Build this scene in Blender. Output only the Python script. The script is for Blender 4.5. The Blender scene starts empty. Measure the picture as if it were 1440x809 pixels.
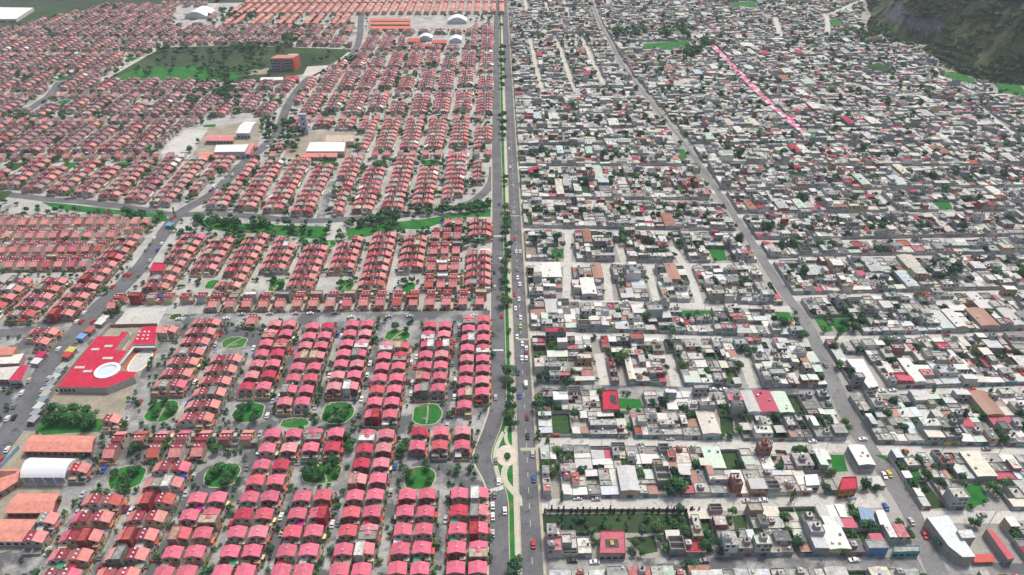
import bpy, math, random
from math import sin, cos, pi, radians, sqrt, hypot
R = random.Random(7)
sc = bpy.context.scene
COL = sc.collection
# ------------------------------------------------------------------ camera model (also used to lay traced points on the ground)
F, TH, H, YAW = 960.0, radians(34.0), 250.0, .02

def U(px, py, z=0.0):
    """pixel of the 1440x809 photograph -> ground point (u, v) at height z"""
    a, b = px-720, py-404.5
    dn = b*cos(TH)+F*sin(TH); fw = F*cos(TH)-b*sin(TH)
    h = H-z
    x, y = a*h/dn, fw*h/dn
    return (x+YAW*y, y-YAW*x)

def P(u, v, z=0.0):
    x, y = u-YAW*v, v+YAW*u
    f = y*cos(TH)+(H-z)*sin(TH)
    d = -y*sin(TH)+(H-z)*cos(TH)
    return (720+F*x/f, 404.5+F*d/f)

def inview(u, v, m=0):
    if v < 60: return False
    x, y = P(u, v)
    return -m <= x <= 1440+m and -min(m, 70) <= y <= 809+m

ONES = ['', 'first', 'second', 'third', 'fourth', 'fifth', 'sixth', 'seventh', 'eighth', 'ninth', 'tenth', 'eleventh', 'twelfth', 'thirteenth',
        'fourteenth', 'fifteenth', 'sixteenth', 'seventeenth', 'eighteenth', 'nineteenth']
TENS = {2: 'twent', 3: 'thirt', 4: 'fort', 5: 'fift', 6: 'sixt', 7: 'sevent', 8: 'eight', 9: 'ninet'}

def nth(n):
    if n < 20: return ONES[n]
    if n >= 100: return 'hundred-' + (nth(n-100) if n > 100 else 'th')
    t, o = divmod(n, 10)
    return TENS[t]+'ieth' if o == 0 else TENS[t]+'y-'+ONES[o]

# ------------------------------------------------------------------ materials
def mat(name, rough=.85, spec=.25):
    m = bpy.data.materials.new(name); m.use_nodes = True
    b = m.node_tree.nodes['Principled BSDF']
    b.inputs['Roughness'].default_value = rough
    b.inputs['Specular IOR Level'].default_value = spec
    return m, m.node_tree, b

def N(nt, t, **kw):
    n = nt.nodes.new(t)
    for k, v in kw.items(): setattr(n, k, v)
    return n

def noise(nt, scale, detail=4, rough=.6):
    g = N(nt, 'ShaderNodeNewGeometry'); n = N(nt, 'ShaderNodeTexNoise')
    n.inputs['Scale'].default_value = scale; n.inputs['Detail'].default_value = detail; n.inputs['Roughness'].default_value = rough
    nt.links.new(g.outputs['Position'], n.inputs['Vector'])
    return n.outputs['Fac']

def ramp(nt, fac, stops):
    r = N(nt, 'ShaderNodeValToRGB'); e = r.color_ramp.elements
    while len(e) < len(stops): e.new(.5)
    for i, (p, c) in enumerate(stops):
        e[i].position = p; e[i].color = (c, c, c, 1) if not isinstance(c, tuple) else (*c, 1)
    nt.links.new(fac, r.inputs['Fac'])
    return r.outputs['Color']

def mul(nt, a, b, mode='MULTIPLY', fac=1.0):
    m = N(nt, 'ShaderNodeMix', data_type='RGBA', blend_type=mode)
    if isinstance(fac, float): m.inputs[0].default_value = fac
    else: nt.links.new(fac, m.inputs[0])
    for x, i in ((a, 6), (b, 7)):
        if isinstance(x, tuple): m.inputs[i].default_value = (*x, 1)
        else: nt.links.new(x, m.inputs[i])
    return m.outputs[2]

def painted(name, rough, spec, lo, hi, scale, metal=0, stain=None):
    m, nt, b = mat(name, rough, spec)
    a = N(nt, 'ShaderNodeAttribute', attribute_name='Col'); oi = N(nt, 'ShaderNodeObjectInfo')
    c = mul(nt, a.outputs['Color'], oi.outputs['Color'])
    c = mul(nt, c, ramp(nt, noise(nt, scale, 5, .7), [(.3, lo), (.68, hi)]))
    if stain:
        c = mul(nt, c, stain, 'MIX', ramp(nt, noise(nt, 1.7, 3), [(.52, 0.0), (.75, .55)]))
    nt.links.new(c, b.inputs['Base Color']); b.inputs['Metallic'].default_value = metal
    return m

M = {}
M['wall'] = painted('painted_wall', .9, .15, .68, 1.1, .9, stain=(.2, .17, .15))
M['roof'] = painted('painted_roof', .8, .2, .68, 1.14, .55, stain=(.42, .2, .2))
M['slab'] = painted('concrete_roof_slab', .92, .15, .45, 1.2, .55, stain=(.13, .125, .12))
M['sheet'] = painted('corrugated_sheet', .5, .4, .72, 1.08, .8)
M['plastic'] = painted('tank_plastic', .5, .4, .95, 1.05, 1)
M['carpaint'] = painted('car_paint', .3, .5, .97, 1.03, 1)
M['dark'] = painted('dark_trim', .7, .3, .9, 1.05, 1)
M['leaf'] = painted('foliage_leaves', .75, .2, .62, 1.35, .45)
M['bark'] = painted('bark', .9, .1, .7, 1.1, 2)
m, nt, b = mat('window_glass', .12, .5); b.inputs['Base Color'].default_value = (.03, .035, .045, 1); M['glass'] = m

def ground_mat(name, c1, c2, s1, s2, c3=None, t3=(.55, .7), s3=.12, rough=.93):
    m, nt, b = mat(name, rough, .15)
    c = mul(nt, c1, c2, 'MIX', ramp(nt, noise(nt, s1, 6, .65), [(.36, 0.0), (.64, 1.0)]))
    c = mul(nt, c, ramp(nt, noise(nt, s2, 4, .7), [(.25, .7), (.75, 1.18)]))
    if c3: c = mul(nt, c, c3, 'MIX', ramp(nt, noise(nt, s3, 5, .6), [(t3[0], 0.0), (t3[1], 1.0)]))
    nt.links.new(c, b.inputs['Base Color'])
    return m

M['ground'] = ground_mat('dusty_ground', (.29, .28, .26), (.4, .385, .36), .02, .7, (.10, .13, .07), (.6, .74), .05)
M['lane'] = ground_mat('patched_concrete_lane', (.17, .172, .18), (.44, .44, .425), .075, .8, (.12, .125, .135), (.5, .56), .045)
M['asphalt'] = ground_mat('asphalt', (.12, .122, .132), (.18, .182, .192), .06, .9, (.085, .085, .092), (.58, .66), .22)
M['dirtroad'] = ground_mat('pale_concrete_street', (.5, .495, .465), (.6, .59, .555), .06, .9, (.3, .29, .27), (.56, .7), .3)
M['dirtpale'] = ground_mat('pale_earth_street', (.5, .48, .41), (.6, .57, .5), .06, .9)
M['grass'] = ground_mat('lawn_grass', (.02, .13, .032), (.035, .2, .035), .12, 1.2, (.16, .15, .07), (.56, .72), .11)
M['rough'] = ground_mat('rough_meadow', (.03, .085, .03), (.085, .105, .05), .06, .6, (.028, .055, .03), (.47, .6), .03)
M['darkfield'] = ground_mat('dark_field', (.035, .065, .04), (.06, .08, .05), .03, .4, (.09, .09, .06), (.55, .7), .02)
M['paving'] = ground_mat('pale_paving', (.5, .47, .38), (.56, .53, .44), .2, 1.5)
M['plazapave'] = ground_mat('plaza_paving', (.6, .5, .42), (.66, .58, .5), .2, 1.5)
M['kerb'] = ground_mat('kerb_stone', (.4, .37, .27), (.52, .48, .37), .3, 1.5)
M['white'] = ground_mat('road_paint', (.72, .72, .72), (.8, .8, .8), .5, 2)
M['court'] = ground_mat('orange_court', (.42, .13, .05), (.47, .16, .06), .2, 1)
M['yard'] = ground_mat('bare_earth_yard', (.27, .24, .19), (.4, .36, .28), .1, .9)

# ------------------------------------------------------------------ mesh collecting
class MB:
    def __init__(s): s.v = []; s.f = []; s.c = []
    def q(s, pts, col):
        i = len(s.v); s.v += pts; s.f.append(tuple(range(i, i+len(pts)))); s.c.append(col)
    def box(s, x0, x1, y0, y1, z0, z1, col, top=None, bottom=False):
        i = len(s.v)
        s.v += [(x0, y0, z0), (x1, y0, z0), (x1, y1, z0), (x0, y1, z0), (x0, y0, z1), (x1, y0, z1), (x1, y1, z1), (x0, y1, z1)]
        s.f += [(i, i+1, i+5, i+4), (i+1, i+2, i+6, i+5), (i+2, i+3, i+7, i+6), (i+3, i, i+4, i+7), (i+4, i+5, i+6, i+7)]
        s.c += [col]*4+[top or col]
        if bottom: s.f.append((i+3, i+2, i+1, i)); s.c.append(col)
    def prism(s, poly, z0, z1, col, top=None, cap=True):
        n = len(poly); i = len(s.v)
        if sum(poly[k][0]*poly[(k+1) % n][1]-poly[(k+1) % n][0]*poly[k][1] for k in range(n)) < 0: poly = poly[::-1]
        s.v += [(x, y, z0) for x, y in poly]+[(x, y, z1) for x, y in poly]
        for k in range(n):
            j = (k+1) % n; s.f.append((i+k, i+j, i+n+j, i+n+k)); s.c.append(col)
        if cap: s.f.append(tuple(range(i+n, i+2*n))); s.c.append(top or col)
    def cyl(s, x, y, z0, z1, r, col, n=8, r1=None, cone=0):
        r1 = r if r1 is None else r1; i = len(s.v)
        for k in range(n):
            a = 2*pi*k/n; s.v.append((x+r*cos(a), y+r*sin(a), z0))
        for k in range(n):
            a = 2*pi*k/n; s.v.append((x+r1*cos(a), y+r1*sin(a), z1))
        for k in range(n):
            j = (k+1) % n; s.f.append((i+k, i+j, i+n+j, i+n+k)); s.c.append(col)
        if cone:
            s.v.append((x, y, z1+cone)); t = len(s.v)-1
            for k in range(n): s.f.append((i+n+k, i+n+(k+1) % n, t)); s.c.append(col)
        else: s.f.append(tuple(range(i+n, i+2*n))); s.c.append(col)
    def rim(s, x0, x1, y0, y1, z0, z1, t, col):
        """four parapet walls butted end to end"""
        s.box(x0, x1, y0, y0+t, z0, z1, col); s.box(x0, x1, y1-t, y1, z0, z1, col)
        s.box(x0, x0+t, y0+t, y1-t, z0, z1, col); s.box(x1-t, x1, y0+t, y1-t, z0, z1, col)
    def add(s, o, dx=0, dy=0, dz=0, sc=1.0, mx=1, tint=None, rot=0):
        i = len(s.v); ca, sa = cos(rot), sin(rot)
        for x, y, z in o.v:
            x, y = x*sc*mx, y*sc
            s.v.append((dx+x*ca-y*sa, dy+x*sa+y*ca, dz+z*sc))
        for f in o.f: s.f.append(tuple(i+k for k in (f if mx > 0 else f[::-1])))
        s.c += o.c if tint is None else [(c[0]*tint[0], c[1]*tint[1], c[2]*tint[2]) for c in o.c]
    def mesh(s, name, m):
        me = bpy.data.meshes.new(name); me.from_pydata(s.v, [], s.f)
        at = me.attributes.new('Col', 'FLOAT_COLOR', 'FACE')
        at.data.foreach_set('color', [t for c in s.c for t in (c[0], c[1], c[2], 1.0)])
        for k in (m if isinstance(m, (list, tuple)) else [m]): me.materials.append(M[k])
        return me
    def build(s, name, m, parent=None, smooth=False):
        me = s.mesh(name, m)
        if smooth: me.polygons.foreach_set('use_smooth', [True]*len(me.polygons))
        return link(name, me, parent)

def link(name, me, parent=None):
    o = bpy.data.objects.new(name, me); COL.objects.link(o)
    if parent: o.parent = parent
    return o

def tag(o, label=None, cat=None, group=None, kind=None):
    if label: o['label'] = label
    if cat: o['category'] = cat
    if group: o['group'] = group
    if kind: o['kind'] = kind
    return o

def thing(name, label, cat, loc, rz=0, group=None):
    o = bpy.data.objects.new(name, None); COL.objects.link(o)
    o.location = loc; o.rotation_euler = (0, 0, rz); o.empty_display_size = .5
    return tag(o, label, cat, group)

def put(name, me, parent, color=None, loc=None):
    o = link(name, me, parent)
    if color: o.color = (*color, 1)
    if loc: o.location = loc
    return o

def copy_tree(o, loc, rz=0, label=None, colors=None):
    r = o.copy(); COL.objects.link(r); r.location = loc; r.rotation_euler = (0, 0, rz)
    if label: r['label'] = label
    for ch in o.children:
        c = ch.copy(); COL.objects.link(c); c.parent = r
        if colors and ch.name.split('.')[0] in colors: c.color = (*colors[ch.name.split('.')[0]], 1)
        for g in ch.children:
            d = g.copy(); COL.objects.link(d); d.parent = c
    return r

def jit(c, a=.12, rnd=R):
    k = 1+rnd.uniform(-a, a); return tuple(min(.85, x*k*(1+rnd.uniform(-a, a)*.3)) for x in c)

# ------------------------------------------------------------------ keep-out shapes
SEGS, POLYS = [], []
def keep_seg(pts, hw):
    for a, b in zip(pts, pts[1:]): SEGS.append((a, b, hw, min(a[0], b[0])-hw-9, max(a[0], b[0])+hw+9, min(a[1], b[1])-hw-9, max(a[1], b[1])+hw+9))
def keep_poly(p):
    POLYS.append((p, min(a[0] for a in p), max(a[0] for a in p), min(a[1] for a in p), max(a[1] for a in p)))
def inpoly(x, y, p):
    r = False; j = len(p)-1
    for i in range(len(p)):
        xi, yi = p[i]; xj, yj = p[j]
        if (yi > y) != (yj > y) and x < (xj-xi)*(y-yi)/(yj-yi)+xi: r = not r
        j = i
    return r
def blocked(x, y, m=0.0):
    for (a, b, hw, x0, x1, y0, y1) in SEGS:
        if x0 <= x <= x1 and y0 <= y <= y1:
            dx, dy = b[0]-a[0], b[1]-a[1]; L = dx*dx+dy*dy or 1e-9
            t = max(0, min(1, ((x-a[0])*dx+(y-a[1])*dy)/L))
            if hypot(x-a[0]-t*dx, y-a[1]-t*dy) < hw+m: return True
    for (p, x0, x1, y0, y1) in POLYS:
        if x0 <= x <= x1 and y0 <= y <= y1 and inpoly(x, y, p): return True
    return False
def clear_rect(u, v, w, d, m=.4):
    for x, y in ((0, 0), (-w/2, -d/2), (w/2, -d/2), (w/2, d/2), (-w/2, d/2), (0, -d/2), (0, d/2), (w/2, 0), (-w/2, 0)):
        if blocked(u+x, v+y, m): return False
    return True

# ------------------------------------------------------------------ flat setting pieces
def smooth(pts, n=4):
    if len(pts) < 3: return pts
    out = []
    for i in range(len(pts)-1):
        p0, p1, p2, p3 = pts[max(i-1, 0)], pts[i], pts[i+1], pts[min(i+2, len(pts)-1)]
        for k in range(n):
            t = k/n
            out.append(tuple(.5*(2*p1[j]+(p2[j]-p0[j])*t+(2*p0[j]-5*p1[j]+4*p2[j]-p3[j])*t*t+(3*p1[j]-p0[j]-3*p2[j]+p3[j])*t**3) for j in (0, 1)))
    return out+[pts[-1]]

def ribbon_poly(pts, hw):
    L, Rr = [], []
    for i, (x, y) in enumerate(pts):
        a, b = pts[max(i-1, 0)], pts[min(i+1, len(pts)-1)]
        dx, dy = b[0]-a[0], b[1]-a[1]; l = hypot(dx, dy) or 1
        w = hw[i] if isinstance(hw, list) else hw
        L.append((x-dy/l*w, y+dx/l*w)); Rr.append((x+dy/l*w, y-dx/l*w))
    return L, Rr

def ribbon(name, pts, hw, m, z, kind='structure', keep=True, label=None, thick=0):
    L, Rr = ribbon_poly(pts, hw); mb = MB(); n = len(pts)
    for i in range(n-1):
        mb.q([(*Rr[i], z), (*Rr[i+1], z), (*L[i+1], z), (*L[i], z)], (1, 1, 1))
        if thick:
            mb.q([(*L[i], z), (*L[i+1], z), (*L[i+1], z-thick), (*L[i], z-thick)], (1, 1, 1))
            mb.q([(*Rr[i+1], z), (*Rr[i], z), (*Rr[i], z-thick), (*Rr[i+1], z-thick)], (1, 1, 1))
    o = tag(mb.build(name, m), label, None, None, kind)
    if keep: keep_seg(pts, max(hw) if isinstance(hw, list) else hw)
    return o

def sheet(name, poly, m, z, keep=True, kerb=0, label=None):
    mb = MB(); n = len(poly)
    if sum(poly[k][0]*poly[(k+1) % n][1]-poly[(k+1) % n][0]*poly[k][1] for k in range(n)) < 0: poly = poly[::-1]
    mb.q([(x, y, z) for x, y in poly], (1, 1, 1))
    for k in range(n):
        a, b = poly[k], poly[(k+1) % n]
        mb.q([(*a, 0), (*b, 0), (*b, z), (*a, z)], (1, 1, 1))
    o = tag(mb.build(name, m), label, None, None, 'structure')
    if keep: keep_poly(poly)
    if kerb:
        k = MB(); L, Rr = ribbon_poly([poly[-1]]+poly+[poly[0], poly[1]], kerb)
        for i in range(1, n+1):
            k.q([(*Rr[i], z+.08), (*Rr[i+1], z+.08), (*L[i+1], z+.08), (*L[i], z+.08)], (1, 1, 1))
            k.q([(*Rr[i+1], z+.08), (*Rr[i], z+.08), (*Rr[i], 0), (*Rr[i+1], 0)], (1, 1, 1))
        tag(k.build('kerb', 'kerb'), None, None, None, 'structure')
    return o

def ell(u, v, a, b, n=28, pw=1.0):
    o = []
    for k in range(n):
        t = 2*pi*k/n; c, s = cos(t), sin(t)
        o.append((u+a*(abs(c)**pw)*(1 if c >= 0 else -1), v+b*(abs(s)**pw)*(1 if s >= 0 else -1)))
    return o

def pxpoly(*pts, z=0): return [U(x, y, z) for x, y in pts]

# ground sheet to the horizon
g = MB(); S = 9000
g.q([(-S, -400, 0), (S, -400, 0), (S, 12000, 0), (-S, 12000, 0)], (1, 1, 1))
tag(g.build('ground', 'ground'), 'grey dusty ground under the whole town', None, None, 'structure')
# estate paving
M['palelane'] = ground_mat('pale_concrete_lane', (.34, .335, .32), (.52, .51, .48), .06, .8, (.2, .2, .2), (.58, .66), .04)
M['greystreet'] = ground_mat('worn_grey_street', (.19, .19, .195), (.26, .26, .26), .05, .9, (.14, .14, .145), (.56, .66), .2)
sheet('estate_paving', [(-480, 345.5), (-5.4, 345.5), (-5.4, 1260), (-900, 1260), (-480, 478)], 'palelane', .03, keep=False, label='pale concrete paving of the upper estate')
sheet('estate_paving', [(-480, 120), (-5.4, 120), (-5.4, 345.5), (-480, 345.5)], 'lane', .03, keep=False, label='patchy concrete paving of the red-roofed estate')

# ---- avenue
Lc = smooth(pxpoly((702, 809), (701.5, 745), (701, 706), (694, 678), (680, 652), (679, 637), (686, 617), (694, 595), (700.5, 560), (700, 450), (699.5, 404), (700, 330), (699, 250), (698, 202), (698, 120), (698, 50), (698, 0), (697.5, -30)), 5)
ribbon('road', [(Lc[0][0], 120)]+Lc, 4.1, 'asphalt', .09, label='curving asphalt carriageway of the avenue')
RU = 11.7
Rc = [(RU, v) for v in range(120, 1400, 40)]
ribbon('road', Rc, 4.2, 'asphalt', .09, label='straight asphalt carriageway of the avenue')
# median strip: grass with a pale path on its right side, kerbs
med = []
Lsel = [p for p in Lc if p[1] < 1300]
mb = MB(); kb = MB(); pth = MB()
for (a, b) in zip(Lsel, Lsel[1:]):
    la, lb = a[0]+4.35, b[0]+4.35
    ra, rb = RU-4.3, RU-4.3
    mb.q([(la, a[1], .14), (ra-2.7, a[1], .14), (rb-2.7, b[1], .14), (lb, b[1], .14)], (1, 1, 1))
    for e0, e1, w in ((la, lb, .22), (ra-.22, rb-.22, .22)):
        kb.q([(e0-w, a[1], .22), (e0+w, a[1], .22), (e1+w, b[1], .22), (e1-w, b[1], .22)], (1, 1, 1))
        kb.q([(e0-w, a[1], 0), (e0-w, a[1], .22), (e1-w, b[1], .22), (e1-w, b[1], 0)], (1, 1, 1))
        kb.q([(e0+w, a[1], .22), (e0+w, a[1], 0), (e1+w, b[1], 0), (e1+w, b[1], .22)], (1, 1, 1))
    pth.q([(ra-2.7, a[1], .17), (ra-.5, a[1], .17), (rb-.5, b[1], .17), (rb-2.7, b[1], .17)], (1, 1, 1))
tag(mb.build('median_lawn', 'grass'), 'strip of grass along the avenue median', None, None, 'structure')
tag(kb.build('kerb', 'kerb'), 'pale kerb edging the avenue median', None, None, 'structure')
tag(pth.build('path', 'paving'), 'pale footpath along the avenue median', None, None, 'structure')
# outer kerbs and pavements
ribbon('pavement', [(p[0]-4.5, p[1]) for p in Lc], .38, 'paving', .2, keep=False, thick=.2, label='narrow pavement beside the houses')
ribbon('pavement', [(16.6, v) for v in range(120, 1360, 60)], .6, 'kerb', .2, thick=.2, label='narrow pavement along the avenue')
# plaza in the bulge
pc = U(713, 642)
sheet('plaza', ell(pc[0]-.2, pc[1]+.3, 5.2, 6.6, 30), 'plazapave', .24, keep=False, label='round pale plaza in the avenue median')
sheet('plaza_bed', ell(pc[0]+.1, pc[1], 1.7, 2.2, 20), 'grass', .3, keep=False)
for pts, w in (([(713, 600), (711, 612), (714, 625), (726, 634)], .9), ([(714, 652), (709, 664), (711, 678), (722, 692), (729, 700), (730.5, 712)], 1.4), ([(700, 668), (697, 655), (696, 640), (700, 625), (708, 608)], 1.0), ([(700, 668), (706, 680)], 1.0)):
    ribbon('path', smooth(pxpoly(*pts)), w, 'paving', .2, keep=False)
# markings: zebra crossing, speed humps
z1 = U(687, 692); z2 = U(708, 685)
zb = MB()
for k in range(12):
    t = (k+.2)/12; x = z1[0]+(z2[0]-z1[0])*t; y = z1[1]+(z2[1]-z1[1])*t
    zb.box(x, x+.38, y-1.2, y+1.2, .1, .125, (1, 1, 1))
tag(zb.build('zebra_crossing', 'white'), 'white zebra crossing striping the curved carriageway', None, None, 'structure')
def hump(x0, x1, py, m, d=.8):
    a, b = U(x0, py), U(x1, py); h = MB(); h.box(a[0], b[0], a[1]-d, a[1]+d, .1, .16, (1, 1, 1))
    tag(h.build('speed_hump', m), None, None, None, 'structure')
hump(693, 708, 493, 'white', .55); hump(732, 753, 632.5, 'kerb', 1.0); hump(725, 743, 478, 'kerb', .8); hump(694.5, 706, 332.5, 'white', .6); hump(719, 731, 304, 'kerb', .7)
lm = MB()
for v in range(150, 700, 9):
    lm.box(RU-.08, RU+.08, v, v+3.2, .1, .12, (1, 1, 1))
tag(lm.build('lane_markings', 'white'), None, None, None, 'structure')

# ---- boulevard and estate roads
Bv = smooth(pxpoly((-40, 690), (0, 628), (22, 596), (60, 527), (92, 487), (135, 436), (165, 409), (200, 372), (242, 312), (262, 294), (300, 272), (345, 228), (388, 190), (405, 148), (432, 112), (470, 90), (498, 72), (506, 50), (508, 20), (512, -20)), 4)
ribbon('road', Bv, [6.2 if p[1] < 400 else 5.2 if p[1] < 640 else 4.6 for p in Bv], 'asphalt', .085, label='wide boulevard crossing the red-roofed estate')
X1 = smooth(pxpoly((-60, 262), (0, 272), (62, 280), (125, 285), (200, 295), (242, 302), (300, 301), (362, 305), (425, 311), (535, 306), (600, 299), (655, 288), (680, 272), (692, 255), (694, 235)), 4)
ribbon('road', X1, 4.0, 'asphalt', .08, label='cross road through the estate beside the green belt')
ribbon('road', pxpoly((-30, 471), (10, 468), (75, 462)), 4.0, 'asphalt', .075)
X2 = [(-232, 340), (-120, 341.5), (-6, 341.5)]
ribbon('road', X2, 4.2, 'lane', .07, label='patched street across the red-roofed estate')
ribbon('road', pxpoly((445, 340), (452, 300), (468, 255)), 3.2, 'lane', .06)
ribbon('road', pxpoly((418, 340), (460, 341), (480, 342)), 3.2, 'lane', .055)
# dirt road, upper fields
ribbon('road', pxpoly((145, 115), (185, 90), (229, 66)), 2.2, 'paving', .06)
ribbon('road', pxpoly((40, 155), (70, 135), (85, 115)), 5, 'asphalt', .06)
ribbon('road', pxpoly((260, 40), (285, 24), (300, 10), (310, -5)), 4, 'paving', .06)
ribbon('road', pxpoly((438, 108), (465, 95), (491, 74)), 2.0, 'paving', .1)

# lawns ("parks") of the estate
def lawn(u, v, a, b, pw=.8, kerb=.26, m='grass'):
    a, b = a*.88, b*.9; k0 = R.uniform(0, 6); e = [(x+.35*sin(5*i+k0), y+.35*cos(3*i+k0)) for i, (x, y) in enumerate(ell(u, v, a, b, 30, pw))]
    sheet('lawn', e, m, .12, kerb=kerb)
    if a > 4.5 and m == 'grass' and R.random() < .5:
        q = R.uniform(-.5, .5); ribbon('path', smooth([(u+q*a-1, v-b*.85), (u+q*a*.3, v), (u-q*a+1, v+b*.85)], 3), .45, 'yard', .15, keep=False)
        sheet('bare_patch', [(u+R.uniform(-.3, .3)*a+1.5*(1+.3*sin(3*i))*cos(i*.63), v+R.uniform(-.1, .1)*b-b*.4+1.1*sin(i*.63)) for i in range(10)], 'yard', .155, keep=False)
SU = lambda k: -14.8-23.1*k
LAWNS = []
for (u, v, a, b) in ((-38.5, 255, 8.5, 8.5), (-84.5, 257, 9.2, 8.8), (-38.5, 213.5, 8.2, 7.6), (-84.5, 217.5, 10.5, 7), (-130.5, 217, 9, 8), (-130.5, 258, 9, 8), (-175.5, 260, 9, 9),
                     (-174, 216.5, 9, 8), (-147, 376, 5.5, 9), (-101.5, 374, 5.5, 9), (-60, 371.5, 5, 7), (-124, 429, 6, 6.5), (-61.5, 321, 8.5, 6), (-156, 316, 8, 6),
                     (-190, 378, 5, 6), (-105, 250, 8, 4)):
    lawn(u, v, a, b); LAWNS.append((u, v, a, b))
    keep_poly(ell(u, v, a+1.5, b+1.5, 16))
# green belt beside the cross road
sheet('green_belt', pxpoly((58, 284), (100, 288), (140, 293), (180, 297), (232, 302), (238, 311), (205, 314), (180, 307), (125, 300), (75, 293)), 'grass', .1)
sheet('green_belt', pxpoly((272, 308), (330, 314), (420, 318), (462, 319), (458, 334), (440, 336), (380, 330), (330, 327), (290, 322)), 'grass', .1)
sheet('green_belt', pxpoly((486, 322), (535, 315), (600, 308), (690, 293), (690, 305), (640, 306), (596, 323), (560, 322), (530, 330), (490, 338)), 'grass', .1)
sheet('lawn', pxpoly((668, 291), (690, 283), (691, 292), (676, 294)), 'grass', .1)
# school grounds
sheet('yard', pxpoly((72, 562), (155, 462), (236, 461), (220, 490), (186, 545), (170, 592), (90, 592)), 'yard', .06)
sheet('sports_court', pxpoly((157, 461), (182, 433), (235, 433), (222, 458)), 'dirtroad', .1)
sheet('lawn', pxpoly((50, 603), (75, 585), (150, 590), (146, 606), (60, 612)), 'grass', .12)
keep_poly(pxpoly((-60, 590), (40, 600), (50, 612), (150, 608), (128, 640), (108, 648), (84, 698), (66, 724), (50, 748), (34, 768), (20, 812), (-60, 812)))
sheet('yard', pxpoly((-60, 600), (30, 606), (140, 608), (108, 652), (40, 770), (-60, 790)), 'yard', .05, keep=False)
lawn(*U(247, 446), 4.2, 3.6, m='rough'); keep_poly(ell(*U(247, 448), 11, 9, 16))
# upper field
sheet('meadow', pxpoly((148, 113), (228, 67), (330, 64), (500, 70), (492, 78), (440, 102), (408, 108), (400, 116), (330, 117), (250, 114)), 'rough', .06)
sheet('grass_field', pxpoly((150, 113), (195, 97), (290, 93), (312, 100), (345, 104), (330, 112), (235, 113)), 'grass', .1)
sheet('dirt_patch', pxpoly((310, 88), (325, 84), (350, 86), (366, 90), (340, 93)), 'rough', .09, keep=False)
sheet('dirt_patch', pxpoly((345, 100), (378, 96), (382, 104), (350, 106)), 'yard', .14, keep=False)
sheet('dark_patch', pxpoly((228, 70), (330, 67), (360, 74), (320, 82), (250, 90), (215, 88)), 'darkfield', .1, keep=False)
sheet('meadow', pxpoly((290, 138), (300, 126), (322, 118), (335, 120), (318, 136)), 'darkfield', .06)
sheet('dark_field', pxpoly((-80, 60), (0, 44), (70, 27), (150, 8), (330, 4), (500, 2), (500, -14), (-80, -14)), 'darkfield', .06)
sheet('grass_field', pxpoly((-70, 56), (0, 42), (70, 26), (140, 9), (60, 9), (0, 30)), 'rough', .1)
sheet('schoolyard', pxpoly((224, 216), (262, 182), (292, 184), (262, 219)), 'dirtroad', .08)
sheet('schoolyard', pxpoly((268, 224), (292, 180), (372, 168), (358, 222)), 'yard', .07)
sheet('schoolyard', pxpoly((398, 222), (412, 186), (500, 184), (492, 222)), 'yard', .07)
sheet('car_park', pxpoly((425, 108), (432, 94), (462, 92), (452, 106)), 'dirtpale', .1)

# ---- streets of the grey town
STREETS = []
def street(pts, hw=3.4, m='dirtroad', z=.07, ext=True):
    p = pxpoly(*pts); ribbon('street', smooth(p), hw, m, z); return p
DG = smooth(pxpoly((1345, 850), (1318, 806), (1280, 718), (1238, 654), (1190, 580), (1138, 461), (1097, 404), (1040, 315), (962, 202), (920, 150), (875, 91), (857, 57), (842, 30), (832, 0), (826, -20)), 3)
ribbon('road', DG, [4.3 if p[1] < 320 else 3.4 if p[1] < 420 else 2.6 if p[1] < 600 else 1.5 for p in DG], 'greystreet', .085, label='long asphalt street climbing through the grey town')
S = [[(765, 797), (1080, 794), (1294, 794)], [(758, 712), (1080, 708), (1245, 704)], [(755, 622), (1080, 629), (1200, 628)], [(750, 545), (810, 547), (1080, 552), (1182, 552)],
     [(745, 470), (900, 474), (1080, 480), (1140, 482)], [(738, 423), (895, 428), (1080, 434), (1112, 435)], [(732, 371), (935, 374), (1065, 374)], [(728, 324), (800, 325), (1000, 328), (1040, 329)],
     [(724, 283), (880, 284), (1008, 285)], [(721, 236), (850, 236), (975, 236)]]
S2 = [[(1318, 800), (1450, 803)], [(1285, 727), (1450, 728)], [(1225, 633), (1450, 637)], [(1205, 554), (1330, 552), (1460, 548)], [(1150, 478), (1280, 476), (1460, 470)], [(1112, 420), (1255, 416), (1460, 411)],
      [(1078, 368), (1205, 364), (1460, 361)], [(1050, 341), (1180, 341), (1312, 338), (1460, 336)], [(1030, 304), (1260, 302), (1460, 300)], [(1000, 270), (1212, 270), (1460, 266)], [(975, 232), (1200, 236), (1460, 236)]]
dark = {0, 3}
for i, s in enumerate(S): street(s, 3.3 if i not in (1, 2) else 3.8, 'lane' if i in dark else 'dirtroad', .07)
for i, s in enumerate(S2): street(s, 3.3, 'lane' if i == 0 else 'dirtroad', .066)
for s in ([(799, 327), (797, 404), (796, 420)], [(870, 345), (880, 374)], [(945, 347), (962, 374)], [(852, 374), (857, 426)], [(910, 374), (925, 428)], [(842, 498), (851, 548)], [(940, 500), (952, 548)], [(1045, 504), (1060, 550)], [(965, 374), (985, 430)], [(1230, 272), (1260, 302)]):
    street(s, 2.6, 'dirtroad', .062)
for s in ([(745, 55), (761, 124)], [(782, 55), (807, 125)], [(818, 55), (851, 123)], [(738, 0), (741, 16)], [(767, 4), (770, 16)], [(794, 2), (799, 20)]): street(s, 2.6, 'dirtpale', .07)
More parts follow.
